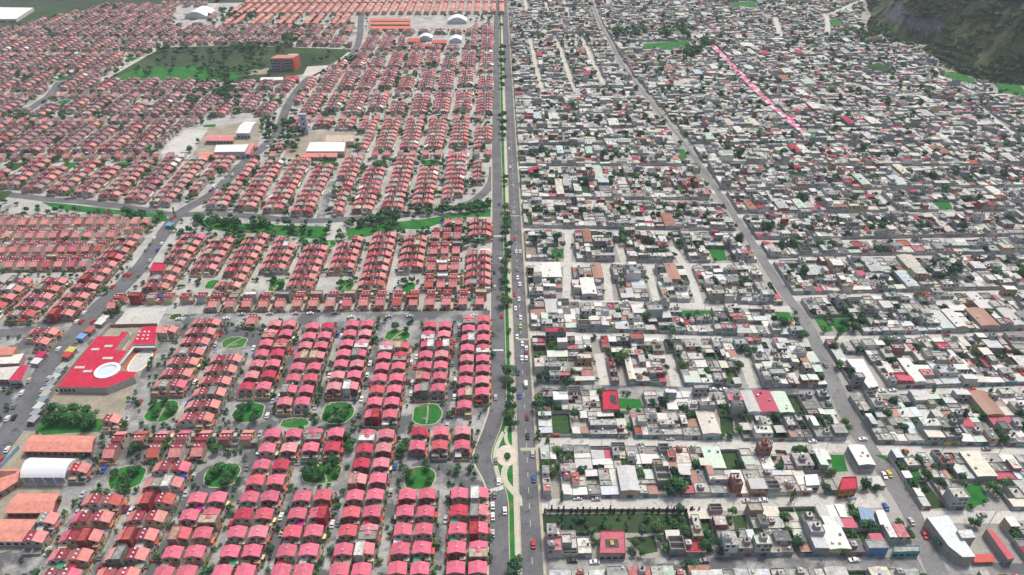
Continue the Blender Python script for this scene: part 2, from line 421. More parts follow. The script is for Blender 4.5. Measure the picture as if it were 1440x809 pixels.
for s in ([(1163, 50), (1164, 30), (1160, 20)], [(1164, 22), (1195, 8), (1215, 0)], [(1376, 150), (1410, 178), (1445, 200)], [(1330, 112), (1376, 124), (1440, 140)], [(1090, 25), (1098, 52)], [(960, 5), (1015, 12)]): street(s, 3.4, 'dirtroad', .074)
ribbon('street', pxpoly((997, 62), (1040, 106), (1080, 147), (1135, 194)), 4.2, 'dirtroad', .08)

# greens of the grey town
GREENS = [((763, 724), (905, 722), (968, 724), (975, 738), (962, 750), (800, 749), (764, 748)), ((905, 62), (968, 57), (972, 66), (945, 73), (905, 72)), ((1024, 4), (1060, 2), (1066, 11), (1030, 12)),
          ((1163, 640), (1186, 640), (1192, 663), (1174, 664)), ((1357, 683), (1378, 680), (1392, 705), (1360, 716), (1345, 712)), ((1145, 448), (1160, 447), (1172, 465), (1158, 469)), ((1165, 449), (1192, 448), (1196, 464), (1178, 468)),
          ((1310, 284), (1335, 284), (1340, 295), (1312, 296)), ((1085, 438), (1110, 440), (1118, 456), (1095, 458)), ((1215, 93), (1236, 89), (1258, 97), (1246, 106), (1222, 102)), ((1320, 103), (1340, 101), (1372, 112), (1370, 118), (1345, 114)),
          ((1398, 118), (1432, 116), (1442, 130), (1440, 137), (1405, 128)), ((1136, 186), (1160, 186), (1165, 193), (1140, 194)), ((1166, 28), (1180, 27), (1182, 37), (1168, 37)), ((952, 437), (998, 437), (1005, 446), (958, 446)),
          ((1275, 655), (1288, 656), (1298, 675), (1286, 676)), ((865, 560), (900, 562), (905, 574), (870, 575)), ((868, 604), (885, 594), (890, 606)), ((1012, 586), (1030, 586), (1032, 610), (1014, 610)), ((996, 350), (1018, 350), (1022, 366), (1004, 368)),
          ((775, 354), (792, 352), (793, 364), (776, 364)), ((880, 757), (920, 754), (925, 776), (905, 780)), ((1230, 640), (1245, 641), (1252, 652)), ((950, 210), (962, 210), (968, 227), (958, 228)), ((1030, 726), (1048, 724), (1052, 746), (1034, 748)),
          ((1290, 678), (1302, 678), (1330, 714), (1310, 716)), ((1108, 247), (1128, 246), (1130, 258), (1112, 258)), ((1000, 560), (1010, 560), (1012, 574), (1002, 574))]
for i, gpl in enumerate(GREENS): sheet('grass_plot', pxpoly(*gpl), 'rough' if i in (0, 9, 18, 21, 24, 25) else 'grass', .1)

# ================================================================== houses of the red-roofed estate
PINK = (.66, .155, .225); SALM = (.67, .265, .245); DRED = (.31, .045, .07); BRICK = (.27, .15, .125); CREAM = (.55, .45, .33); GREY = (.33, .325, .31); WHITE = (.74, .74, .72)
ONE = (1, 1, 1)
TANK = MB(); TANK.cyl(0, 0, 0, .75, .42, ONE, 8, .42, .25)
tank_me = TANK.mesh('water_tank', 'plastic')
def win_mesh(w, h, axis, s):
    """one framed pane, s = outward side along the axis"""
    m = MB()
    if axis == 'y': m.box(-w/2, w/2, min(0, s*.08), max(0, s*.08), 0, h, ONE, bottom=True)
    else: m.box(min(0, s*.08), max(0, s*.08), -w/2, w/2, 0, h, ONE, bottom=True)
    return m
WIN = {(a, s): win_mesh(1.35, 1.25, a, s).mesh('window', 'glass') for a in 'xy' for s in (-1, 1)}
DOOR = {s: win_mesh(1.0, 2.1, 'x', s).mesh('door', 'dark') for s in (-1, 1)}

def gable_mesh(w, d, z0, z1, t=.2, ov=.3):
    r = MB(); a, b = w/2+ov, d/2+ov
    for s in (-1, 1):
        e = [(0, -b, z1), (0, b, z1), (s*a, b, z0), (s*a, -b, z0)]
        if s > 0: e = e[::-1]
        r.q(e, ONE)
        r.q([(x, y, z-t) for x, y, z in e][::-1], (.6, .6, .6))
        r.q([(s*a, -b, z0), (s*a, b, z0), (s*a, b, z0-t), (s*a, -b, z0-t)][::s], ONE)
        for y, q in ((-b, 1), (b, -1)):
            r.q([(0, y, z1), (0, y, z1-t), (s*a, y, z0-t), (s*a, y, z0)][::s*q], ONE)
    return r
HW, HD = 6.9, 4.8
P_WALL, P_ROOF, P_EXTRA = [], [], []
for k in range(4):
    m = MB(); h = 4.9
    a, b = HW/2, HD/2
    m.q([(-a, -b, 0), (a, -b, 0), (a, -b, h), (0, -b, h+1.15), (-a, -b, h)], ONE)
    m.q([(a, b, 0), (-a, b, 0), (-a, b, h), (0, b, h+1.15), (a, b, h)], ONE)
    m.q([(a, -b, 0), (a, b, 0), (a, b, h), (a, -b, h)], ONE); m.q([(-a, b, 0), (-a, -b, 0), (-a, -b, h), (-a, b, h)], ONE)
    m.box(-.12, .12, -b-1.2, -b-.01, 0, 4.2, (1.5, .9, .9))
    P_WALL.append(m.mesh('walls', 'wall'))
    r = gable_mesh(HW, HD, h+.02, h+1.3); r.box(-.35, .35, -b+1.0+k*.5, -b+1.6+k*.5, h+1.0, h+1.75, (1.2, 2.5, 2.2))
    P_ROOF.append(r.mesh('roof', 'roof'))
PW2, PD2 = 6.9, 6.6
def annex_mesh(x0, x1, y0, y1, z0, z1, rim=.35):
    m = MB(); m.box(x0, x1, y0, y1, z0, z1, (.75, .7, .65), ONE)
    if rim: m.rim(x0, x1, y0, y1, z1+.003, z1+rim, .16, (.85, .82, .8))
    return m
ANN = [annex_mesh(-3.7, -.2, -5.3, -2.43, 0, 2.7).mesh('annex', 'slab'), annex_mesh(.2, 3.7, -5.3, -2.43, 0, 2.7).mesh('annex', 'slab'), annex_mesh(-3.75, 3.75, -4.9, -.6, 0, 5.75).mesh('annex', 'slab'),
       annex_mesh(.15, 3.85, -4.2, 2.7, 0, 6.7, .5).mesh('annex', 'slab'), annex_mesh(-3.85, -.15, -4.2, 2.7, 0, 6.7, .5).mesh('annex', 'slab')]
def awn(x0, x1, y0, y1, z0, z1):
    m = MB(); m.q([(x0, y0, z0), (x1, y0, z0), (x1, y1, z1), (x0, y1, z1)], ONE); m.q([(x0, y0, z0-.06), (x0, y1, z1-.06), (x1, y1, z1-.06), (x1, y0, z0-.06)], (.6, .6, .6))
    m.q([(x0, y0, z0), (x0, y0, z0-.06), (x1, y0, z0-.06), (x1, y0, z0)], ONE); return m
AWN = [awn(-3.2, -.3, -5.4, -2.45, 2.7, 3.3).mesh('awning', 'sheet'), awn(.4, 3.3, -5.4, -2.45, 2.7, 3.3).mesh('awning', 'sheet')]
YARDS = []
ry = random.Random(21)
for k in range(6):
    q = MB(); q.box(-3.8, 3.8, -6.0, -5.85, 0, ry.uniform(1.4, 2.2), ONE)
    for x in (-3.8, -.07, 3.66): q.box(x, x+.14, -5.848, -2.45, 0, ry.uniform(1.5, 2.3), ONE)
    c = ry.choice(((.9, .9, .9), (1.4, 1.4, 1.3), (.5, .5, .5)))
    if k % 2: q.box(-3.6, -.3, -4.4, -2.43, 0, 2.5, (.9, .85, .8), c)
    if k % 3: q.box(1.2, 3.6, -3.9, -2.43, 0, 2.4, (.9, .85, .8), (1.5, 1.5, 1.45))
    YARDS.append(q.mesh('yard_wall', 'wall'))
FRONTS = {1: [], -1: []}
for k in range(9):
    q = MB(); q.box(3.72, 4.85, -4.5, 4.5, 0, .1, ry.choice(((1.1, .8, .75), (1, 1, .97), (.8, .78, .75), (.15, .35, .1))))
    for y in (-4.5, 0, 4.36): q.box(3.72, 4.7, y, y+.14, .1, ry.uniform(1.2, 2.2), (.85, .8, .78))
    y = -4.3
    while y < 4.2:
        l = ry.uniform(.8, 2.6)
        if ry.random() < .7: q.box(4.71, 4.85, y, min(4.3, y+l), .1, ry.uniform(1.1, 2.3), ry.choice(((.8, .75, .7), (.25, .22, .2), (1.4, 1.35, 1.3), (.9, .3, .3), (1.3, .9, .4), (.5, .5, .5))))
        y += l+ry.uniform(.1, .8)
    if k % 3 != 0: y = ry.uniform(-4.2, .5); q.box(3.72, 4.75, y, y+ry.uniform(2, 3.6), 2.35, 2.47, ry.choice(((1.8, 1.8, 1.75), (1, 1, 1), (1.5, .2, .3), (1.4, .5, .4), (.5, .5, .55))))
    FRONTS[1].append(q.mesh('front_yard', 'wall')); w_ = MB(); w_.add(q, mx=-1); FRONTS[-1].append(w_.mesh('front_yard', 'wall'))
# half-pitched house, lane side = +x
def half_pitch():
    w = MB(); d = HD/2
    w.box(-3.6, .3, -d, d, 0, 5.0, ONE)
    w.q([(.3, -d, 0), (3.5, -d, 0), (3.5, -d, 4.1), (.3, -d, 5.6)], ONE); w.q([(3.5, d, 0), (.3, d, 0), (.3, d, 5.6), (3.5, d, 4.1)], ONE)
    w.q([(3.5, -d, 0), (3.5, d, 0), (3.5, d, 4.1), (3.5, -d, 4.1)], ONE); w.q([(.3, -d, 5.0), (.3, -d, 5.6), (.3, d, 5.6), (.3, d, 5.0)], ONE)
    f = MB(); f.box(-3.75, .28, -d-.12, d+.12, 5.0, 5.16, (.9, .9, .9), ONE); f.rim(-3.75, .28, -d-.12, d+.12, 5.163, 5.4, .14, (1.15, 1.3, 1.25))
    r = MB(); a = d+.3
    p = [(.15, -a, 5.85), (3.95, -a, 4.0), (3.95, a, 4.0), (.15, a, 5.85)]
    r.q(p, ONE); r.q([(x, y, z-.2) for x, y, z in p][::-1], (.6, .6, .6))
    for i in range(4):
        q0, q1 = p[i], p[(i+1) % 4]; r.q([q1, q0, (q0[0], q0[1], q0[2]-.2), (q1[0], q1[1], q1[2]-.2)], (.95, .95, .95))
    return w, f, r
def mir(mb):
    o = MB(); o.add(mb, mx=-1); return o
hw_, hf_, hr_ = half_pitch()
H_W = [hw_.mesh('walls', 'wall'), mir(hw_).mesh('walls', 'wall')]; H_F = [hf_.mesh('flat_roof', 'roof'), mir(hf_).mesh('flat_roof', 'roof')]; H_R = [hr_.mesh('pitched_roof', 'roof'), mir(hr_).mesh('pitched_roof', 'roof')]
WALLS_L = [BRICK, (.33, .21, .18), (.3, .17, .15), (.42, .31, .25), (.48, .4, .32), (.36, .24, .23), (.52, .48, .42)]
WALLS_S = [(.5, .4, .31), (.58, .47, .34), (.42, .31, .25), (.55, .46, .38), (.36, .24, .2), (.56, .38, .26), (.55, .52, .47), (.62, .57, .5)]

def far_pink(mb, u, v, rc, wc, rnd):
    a, b = HW/2, HD/2
    mb.box(u-a, u+a, v-b, v+b, 0, 4.9, wc); i = len(mb.c)
    g_ = gable_mesh(HW, HD, 4.92, 6.2); mb.add(g_, u, v, 0, tint=rc)
    for x in (-2.2, 1.6):
        if rnd.random() < .8: mb.box(u+x-.6, u+x+.6, v-b-.06, v-b, 2.9, 4.1, (.03, .03, .04))
    if rnd.random() < .5: mb.box(u-a+.2, u+a-.2, v-b-1.3, v-b-.02, 0, 2.6, jit((.4, .36, .33), .3, rnd))
def far_half(mb, u, v, side, rc, fc, wc, rnd, rot=0):
    t = MB()
    for src, col in ((hw_, wc), (hf_, fc), (hr_, rc)): t.add(src, mx=side, tint=col)
    for y in (-1.9, 0, 1.9):
        if rnd.random() < .75: t.cyl(side*-1.6, y, 5.17, 6.0, .48, (.75, .75, .75), 6)
    for x in (-2, 1.4):
        if rnd.random() < .8: t.box(side*x-.6, side*x+.6, -HD/2-.06, -HD/2, 2.9, 4.1, (.03, .03, .04))
    for x in (-3.4, .3):
        if rnd.random() < .6: t.box(x, x+3, -HD/2-rnd.uniform(1.2, 3), -HD/2-.02, 0, rnd.uniform(1.8, 2.7), jit((.36, .3, .27), .3, rnd), jit(rnd.choice(((.4, .38, .36), (.7, .7, .68), (.3, .12, .1), (.2, .2, .2), (.1, .14, .06))), .2, rnd))
    mb.add(t, u, v, 0, rot=rot)

# ---- where they stand
SITES = []          # dict(u,v,t,side,rot,k,col)
def col_houses(k, side, v0, v1, t, step=9.15):
    n = max(0, int((v1-v0)/step+.35)); 
    for i in range(n):
        SITES.append(dict(u=SU(k)+side*4.45+R.uniform(-.12, .12), v=v0+step*(i+.5)+R.uniform(-.2, .2), t=t, side=side, rot=0, k=k))
def row_houses(v, u0, u1, t, step=10.0, k=-1, rot=None):
    n = int(abs(u1-u0)/step)
    for i in range(n): SITES.append(dict(u=u0+(u1-u0)*(i+.5)/n, v=v+R.uniform(-.2, .2), t=t, side=1, rot=-pi/2 if rot is None else rot, k=k))
Z1 = {0: [(150, 209), (252, 334)], 1: [(150, 203), (265, 334)], 2: [(150, 243), (246, 312)], 3: [(150, 207), (267, 334)], 4: [(150, 224), (256, 334)], 5: [(150, 207), (268, 334)], 6: [(150, 224), (246, 306)], 7: [(150, 206), (271, 334)],
      8: [(150, 243), (246, 334)], 9: [(150, 224)], 10: [(150, 240)], 11: [(150, 240)]}
for k, seg in Z1.items():
    for a, b in seg:
        for s in (-1, 1): col_houses(k, s, a, b, 'P' if k <= 5 else 'H')
for v in (229, 238.2): row_houses(v, -46, -14, 'P', 10, 1, 0); row_houses(v, -117, -76, 'P', 10, 3, 0); row_houses(v, -222, -119, 'H', 9.5, 5, -pi/2 if v < 235 else pi/2)
row_houses(333, -156, -120, 'H', 9.5, 5, -pi/2)
# second zone, above the street
for v in (350.5, 359.5): row_houses(v, -8, -246, 'H', 10.0, 20, -pi/2 if v < 355 else pi/2)
for k in range(1, 12):
    for s in (-1, 1):
        if k in (2, 4, 6, 8): col_houses(k, s, 388, 437, 'H')
        elif k == 5: col_houses(k, s, 366, 418, 'H')
        elif k == 1: pass
        else: col_houses(k, s, 366, 440, 'H')
for s in (-1, 1): col_houses(0, s, 366, 462, 'H')
for v, r in ((370, -pi/2), (378.5, pi/2), (391, -pi/2), (399.5, pi/2), (412, -pi/2), (420.5, pi/2), (433, -pi/2), (441.5, pi/2), (454, -pi/2)): row_houses(v, -27, -50.5, 'H', 7.7, 21, r)
for v in (449, 457.5): row_houses(v, -54, -104, 'H', 8.4, 22)
# beyond the boulevard (rows lie along u) and north of the cross road
for v in range(300, 470, 20):
    if v < 385:
        continue
    row_houses(v, -262, -420, 'H', 8.2, 23, -pi/2); row_houses(v+8.2, -262, -420, 'H', 8.2, 23, pi/2)
for k in range(11, 17):
    for s in (-1, 1): col_houses(k, s, 282, 382, 'H')
X1s = sorted(X1)
def x1v(u):
    for a, b in zip(X1s, X1s[1:]):
        if a[0] <= u <= b[0]: return a[1]+(b[1]-a[1])*(u-a[0])/((b[0]-a[0]) or 1)
    return 494
def north(v0, v1, k0, k1, rows=True):
    for k in range(k0, k1):
        lo = v0+(R.choice((0, 0, 0, 9, 14)) if k % 2 else 0)
        if v0 == 494: lo = max(x1v(SU(k)-5), x1v(SU(k)+5))+4.4
        hi = v1-10-(R.choice((0, 9, 20)) if k % 2 == 0 else 0) # hi = v1-10-(R.choice((0, 9, 20)) if k % 2 == 0 else 0)
        for s in (-1, 1): col_houses(k, s, lo, hi, 'H')
        if lo > v0+5 and R.random() < .8: GP.append((SU(k), (v0+lo)/2, 6.5, (lo-v0)/2-.5))
        if hi < v1-14: GP.append((SU(k), (hi+v1-10)/2, 6.5, (v1-10-hi)/2-.5))
        if rows: row_houses(v1-5, SU(k)-11, SU(k)+11, 'H', 9.5, 24)
GP = []
for v0, v1 in ((494, 590), (596, 683), (691, 762), (770, 850), (858, 930), (938, 1010), (1018, 1075)): north(v0, v1, 0, 40)
north(1083, 1155, 19, 46); north(1163, 1245, 21, 48)
for (u, v, a, b) in GP:
    if not blocked(u, v, 3) and inview(u, v, 50) and R.random() < .7: sheet('lawn', ell(u, v, a, b, 14, .7), R.choice(('grass', 'rough')), .1, keep=False)

# landmark footprints keep houses off
for q in (((118, 455), (160, 448), (236, 452), (238, 462), (216, 500), (188, 548), (80, 565)), ((272, 226), (290, 168), (376, 165), (365, 226)), ((402, 224), (408, 190), (424, 190), (436, 188), (502, 187), (500, 224)), ((360, 115), (372, 74), (440, 74), (430, 115)),
          ((246, 36), (250, 12), (290, 12), (290, 36)), ((568, 66), (572, 50), (655, 50), (655, 66)), ((518, 46), (520, 22), (662, 26), (662, 44)), ((-5, 480), (40, 478), (44, 540), (-5, 545)), ((3, 724), (76, 724), (90, 692), (24, 692)), ((-30, 766), (40, 766), (60, 729), (-12, 729)), ((24, 692), (94, 692), (116, 642), (44, 642)), ((671, 359), (691, 359), (691, 347), (671, 347)), ((208, 386), (231, 386), (236, 372), (212, 370))):
    keep_poly(pxpoly(*q))

farL = []; near = []; TAKEN = {}
for s in SITES:
    u, v = s['u'], s['v']
    if not inview(u, v, 130): continue
    w, d = (7.3, 5.4) if abs(s['rot']) < .1 else (5.4, 7.3)
    if not clear_rect(u, v, w, d, .0): continue
    key = (int(u//14), int(v//14)); hit = False
    for i in (-1, 0, 1):
        for j in (-1, 0, 1):
            for (a, b, c_, d_) in TAKEN.get((key[0]+i, key[1]+j), ()):
                if abs(a-u) < (w+c_)/2-.1 and abs(b-v) < (d+d_)/2-.1: hit = True
    if hit: continue
    TAKEN.setdefault(key, []).append((u, v, w, d))
    (near if inview(u, v, -2) else farL).append(s)
near.sort(key=lambda s: s['v']+abs(s['u'])*.25)
pinks = [s for s in near if s['t'] == 'P']; halves = [s for s in near if s['t'] == 'H']
indP, indH = pinks[:300], halves[:300]
farL += pinks[300:]+halves[300:]
print('estate: pink', len(pinks), 'half', len(halves), 'rest', len(farL))

def ordinals(lst, key):
    g_ = {}
    for s in lst: g_.setdefault(key(s), []).append(s)
    for ss in g_.values():
        ss.sort(key=lambda s: (s['v'], s['u']))
        for i, s in enumerate(ss): s['n'] = i+1
def where_est(s):
    """where in the estate a house stands"""
    k = s['k']
    if k == 1 and abs(s['v']-233) < 8 or k == 3 and abs(s['v']-233) < 8 or k in (5, 7) and abs(s['v']-233) < 8 or k >= 20 or s['v'] > 332 and s['rot'] != 0:
        return None
    return (k, s['side'])
for s in indP+indH: s['w'] = where_est(s)
ordinals([s for s in indP if s['w']], lambda s: ('P', s['w'])); ordinals([s for s in indH if s['w']], lambda s: ('H', s['w']))
rows = {}
for s in indP+indH:
    if not s['w']: rows.setdefault((round(s['v']/3.0)*3 if s['k'] >= 20 else (s['k'], s['v'] > 233)), []).append(s)
rk = sorted(rows, key=lambda r: min(s['v'] for s in rows[r])+min(abs(s['u']) for s in rows[r])*.01)
for i, r in enumerate(rk):
    for j, s in enumerate(sorted(rows[r], key=lambda s: -s['u'])): s['n'] = j+1; s['row'] = i+1
def label_est(s, look):
    if s['w']: return f"{look}, {nth(s['n'])} up in {'nearer' if s['side'] > 0 else 'outer'} column of {nth(s['k']+1)} strip left of avenue"
    return f"{look}, {nth(s['n'])} from avenue in {nth(s['row'])} crosswise house row up"

UNIT = {}
def window(t, ax, s, x, y, z): put('window', WIN[(ax, s)], t, loc=(x, y, z))
for s in indP:
    x = R.random(); u, v = s['u'], s['v']
    mod = 'plain' if x < .56 else 'annex' if x < .7 else 'ext' if x < .8 else 'tower' if x < .9 else 'awn'
    if u > -13 and v < 245: mod = R.choice(('ext', 'tower', 'annex', 'tower', 'ext'))
    ac = jit(R.choice((WHITE, WHITE, CREAM, GREY, (.5, .3, .25), (.45, .06, .08))), .1)
    look = {'plain': 'pink gabled house', 'annex': 'pink house with front annex', 'ext': 'pink house with flat extension', 'tower': 'house with flat upper storey', 'awn': 'pink house with awning'}[mod]
    t = thing('gabled_house', label_est(s, look), 'gabled house', (u, v, 0), R.uniform(-.012, .012), 'pink gabled houses of the estate')
    wc = jit(R.choice(WALLS_L), .15)
    put('front_yard', R.choice(FRONTS[s['side']]), t, jit(R.choice((GREY, CREAM, (.45, .4, .36), (.42, .3, .25))), .2))
    put('walls', R.choice(P_WALL), t, wc)
    if mod != 'ext' and R.random() < .8: put('yard_wall', R.choice(YARDS), t, jit(R.choice((GREY, CREAM, (.4, .25, .2), (.45, .4, .36))), .2))
    r = put('roof', R.choice(P_ROOF), t, jit(PINK if R.random() < .68 else R.choice(((.68, .22, .27), (.5, .05, .09), (.6, .12, .15), (.66, .27, .3))), .13))
    if mod == 'annex': put('annex', ANN[R.randrange(2)], t, ac)
    if mod == 'ext': put('annex', ANN[2], t, ac)
    if mod == 'tower': put('annex', ANN[3+R.randrange(2)], t, ac)
    if mod == 'awn': put('awning', AWN[R.randrange(2)], t, R.choice(((.03, .05, .4), (.5, .03, .05), (.6, .6, .6), (.05, .35, .2), (.5, .02, .25))))
    if mod != 'ext':
        window(t, 'y', -1, -1.9, -HD/2, 2.9); window(t, 'y', -1, 1.9, -HD/2, 2.9)
    else: window(t, 'y', -1, -1.9, -4.9, 3.2); window(t, 'y', -1, 1.9, -4.9, 3.2)
    sx = s['side']; window(t, 'x', sx, sx*HW/2, 1.6, 2.9)
    put('door', DOOR[sx], t, R.choice(((.5, .5, .5), (.2, .08, .05), (.1, .1, .12), (.5, .35, .1))), (sx*HW/2, -1.6, .05))
    if R.random() < .5: put('water_tank', tank_me, t, R.choice((WHITE, WHITE, (.03, .03, .03))), (R.choice((-2.4, 2.4)), HD/2+.6, 2.6) if mod != 'tower' else (1.5 if R.random() < .5 else -1.5, 2.0, 6.7))
for s in indH:
    u, v = s['u'], s['v']; x = R.random(); i = 0 if s['side'] > 0 else 1; sx = s['side']
    mod = 'plain' if x < .68 else 'annex' if x < .82 else 'ext' if x < .92 else 'awn'
    look = {'plain': 'salmon-and-red roofed house', 'annex': 'salmon-roofed house with annex', 'ext': 'salmon-roofed house with extension', 'awn': 'salmon-roofed house with awning'}[mod]
    t = thing('half_pitched_house', label_est(s, look), 'half-pitched house', (u, v, 0), s['rot']+R.uniform(-.012, .012), 'salmon and dark red roofed houses of the estate')
    put('walls', H_W[i], t, jit(R.choice(WALLS_S), .12))
    put('front_yard', R.choice(FRONTS[s['side']]), t, jit(R.choice((GREY, CREAM, (.45, .4, .36), (.42, .3, .25))), .2))
    if R.random() < .75: put('yard_wall', R.choice(YARDS), t, jit(R.choice((GREY, CREAM, (.4, .25, .2), (.45, .4, .36))), .2))
    put('flat_roof', H_F[i], t, jit(DRED if R.random() < .8 else R.choice(((.5, .03, .06), GREY, (.4, .1, .1))), .15))
    put('pitched_roof', H_R[i], t, jit(SALM if R.random() < .7 else R.choice((PINK, (.5, .12, .1), (.7, .34, .29), (.6, .25, .24))), .13))
    if mod == 'annex': put('annex', ANN[R.randrange(2)], t, jit(R.choice((WHITE, CREAM, GREY)), .1))
    if mod == 'ext': put('annex', ANN[3 if i else 4], t, jit(R.choice((WHITE, CREAM, GREY, (.45, .1, .1))), .1))
    if mod == 'awn': put('awning', AWN[R.randrange(2)], t, R.choice(((.03, .05, .4), (.5, .03, .05), (.6, .6, .6), (.05, .35, .2), (.5, .02, .25))))
    z = 5.17
    if mod != 'ext':
        for y in (-1.9, .0, 1.9):
            if R.random() < .85: put('water_tank', tank_me, t, WHITE, (-1.5*sx, y, z))
    window(t, 'y', -1, -2.0*sx, -HD/2, 2.9); window(t, 'y', -1, 1.5*sx, -HD/2, 2.7); window(t, 'x', sx, sx*3.5, 1.4, 2.6)
    put('door', DOOR[sx], t, R.choice(((.5, .5, .5), (.2, .08, .05), (.1, .1, .12))), (sx*3.5, -1.4, .05))
fl = MB(); rf = random.Random(3)
for s in farL:
    if s['t'] == 'P': far_pink(fl, s['u'], s['v'], jit(PINK, .12, rf), jit(rf.choice(WALLS_L), .15, rf), rf)
    else:
        rc = jit(SALM if rf.random() < .72 else rf.choice((PINK, GREY, (.4, .06, .08), WHITE, (.35, .2, .22), (.5, .25, .26))), .16, rf); fc = jit((.36, .085, .1) if rf.random() < .6 else rf.choice((GREY, (.5, .09, .12), (.5, .2, .18), (.55, .3, .26), (.5, .45, .4))), .2, rf)
        if rf.random() < (.75 if s['u'] < -230 and s['v'] > 590 else .35 if s['u'] < -260 and s['v'] > 500 or s['v'] > 690 else 0): rc = jit(rf.choice(((.42, .19, .21), (.36, .16, .19), (.5, .27, .27), (.33, .19, .21))), .15, rf); fc = jit(rf.choice(((.2, .06, .085), (.25, .17, .18), (.16, .05, .07))), .2, rf)  # duller mauve roofs; on the far left partly cloud shade put into the colour
        if rf.random() < .5: x_ = s['u']+s['side']*4.3; fl.box(x_-.6, x_+.6, s['v']-4, s['v']+4, 0, rf.uniform(1.2, 2.4), jit(rf.choice((GREY, CREAM, (.4, .3, .26))), .2, rf), jit(rf.choice((GREY, WHITE, (.4, .12, .12), (.08, .14, .06), (.2, .2, .2))), .2, rf))
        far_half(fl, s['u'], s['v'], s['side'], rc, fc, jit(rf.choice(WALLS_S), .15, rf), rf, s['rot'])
# odd infill between the houses: sheds, water-tank plinths, laundry roofs belong to the far mass
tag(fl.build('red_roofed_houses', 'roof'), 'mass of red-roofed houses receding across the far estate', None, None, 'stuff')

# ================================================================== trees
def crown_mb(seed, lobes, h, r, n, size, base=.35, cyp=False, bright=(.8, 1.25)):
    rr = random.Random(seed); m = MB(); L = []
    if not cyp:
        for i in range(lobes):
            a = rr.uniform(0, 2*pi); q = rr.uniform(.15, .72)*r
            L.append((q*cos(a), q*sin(a), h*rr.uniform(base+.12, .82), r*rr.uniform(.36, .6), rr.uniform(*bright)))
        L.append((0, 0, h*.72, r*.6, 1.0))
    for i in range(n):
        if cyp:
            t = rr.random()**.8; z = h*(.06+.92*t); w = r*(1-t)**.6*(.5+.5*min(1, t*5)); a = rr.uniform(0, 2*pi); q = w*rr.uniform(.6, 1.08)
            c = (q*cos(a), q*sin(a), z); nx, ny, nz = cos(a), sin(a), .4; br = rr.uniform(.75, 1.2)
        else:
            lx, ly, lz, lr, br = rr.choice(L); zz = rr.uniform(-1, 1); a = rr.uniform(0, 2*pi); s = sqrt(1-zz*zz); q = lr*rr.uniform(.72, 1.1)
            nx, ny, nz = s*cos(a), s*sin(a), zz; c = (lx+q*nx, ly+q*ny, lz+q*nz*.8); br *= rr.uniform(.78, 1.22)
        nx += rr.uniform(-.6, .6); ny += rr.uniform(-.6, .6); nz += rr.uniform(-.4, .7)
        l = sqrt(nx*nx+ny*ny+nz*nz) or 1; nx, ny, nz = nx/l, ny/l, nz/l
        ax = (ny, -nx, 0) if abs(nz) < .95 else (1, 0, 0); l = hypot(ax[0], ax[1]) or 1; ax = (ax[0]/l, ax[1]/l, 0)
        bx = (ny*ax[2]-nz*ax[1], nz*ax[0]-nx*ax[2], nx*ax[1]-ny*ax[0]); s = size*rr.uniform(.6, 1.25); s2 = s*rr.uniform(.55, .9)
        pts = [tuple(c[j]+ax[j]*s*p+bx[j]*s2*q_ for j in (0, 1, 2)) for p, q_ in ((-1, -.5), (.2, -1), (1, .3), (-.1, 1))]
        m.q(pts, (br, br*rr.uniform(.95, 1.05), br*rr.uniform(.85, 1.1)))
    return m
def trunk_mb(seed, h, r):
    rr = random.Random(seed); m = MB(); m.cyl(0, 0, -.1, h*.5, r*1.2, ONE, 7, r*.75)
    for k in range(4):
        a = 2*pi*k/4+rr.uniform(-.5, .5); i = len(m.v); n = 5
        for t, rad in ((0, r*.6), (1, r*.2)):
            cx, cy, cz = t*h*.32*cos(a), t*h*.32*sin(a), h*(.42+.3*t)
            for j in range(n): m.v.append((cx+rad*cos(2*pi*j/n), cy+rad*sin(2*pi*j/n), cz))
        for j in range(n): m.f.append((i+j, i+(j+1) % n, i+n+(j+1) % n, i+n+j)); m.c.append(ONE)
    return m
BROAD = [(crown_mb(i+10, 7+i % 3, 1.0*6, 3.0, 620, .36).mesh('crown', 'leaf'), trunk_mb(i, 6, .2).mesh('trunk', 'bark')) for i in range(7)]
CYP = [(crown_mb(i+40, 0, 8, 1.15, 330, .3, cyp=True).mesh('crown', 'leaf'), trunk_mb(i+5, 2, .14).mesh('trunk', 'bark')) for i in range(3)]
BUSH = [(crown_mb(i+60, 5, 2.2, 1.5, 220, .26, base=.05).mesh('crown', 'leaf'), trunk_mb(i+9, 1.2, .08).mesh('trunk', 'bark')) for i in range(3)]
LODB = [crown_mb(i+80, 5, 6, 3.0, 60, 1.05) for i in range(6)]; LODC = [crown_mb(i+90, 0, 8, 1.3, 36, .85, cyp=True) for i in range(3)]
GREEN = [(.055, .15, .06), (.045, .125, .068), (.075, .17, .055), (.036, .1, .056), (.095, .17, .06)]
TREES = []   # (u, v, radius, height, kind, label phrase, tint)
def tree(px, py, r, h=None, kind='broad', where='', tint=None, jitter=0):
    u, v = U(px, py); TREES.append([u, v, r, h or r*1.9, kind, where, tint or R.choice(GREEN)])
def treeg(u, v, r, h=None, kind='broad', where='', tint=None): TREES.append([u, v, r, h or r*1.9, kind, where, tint or R.choice(GREEN)])
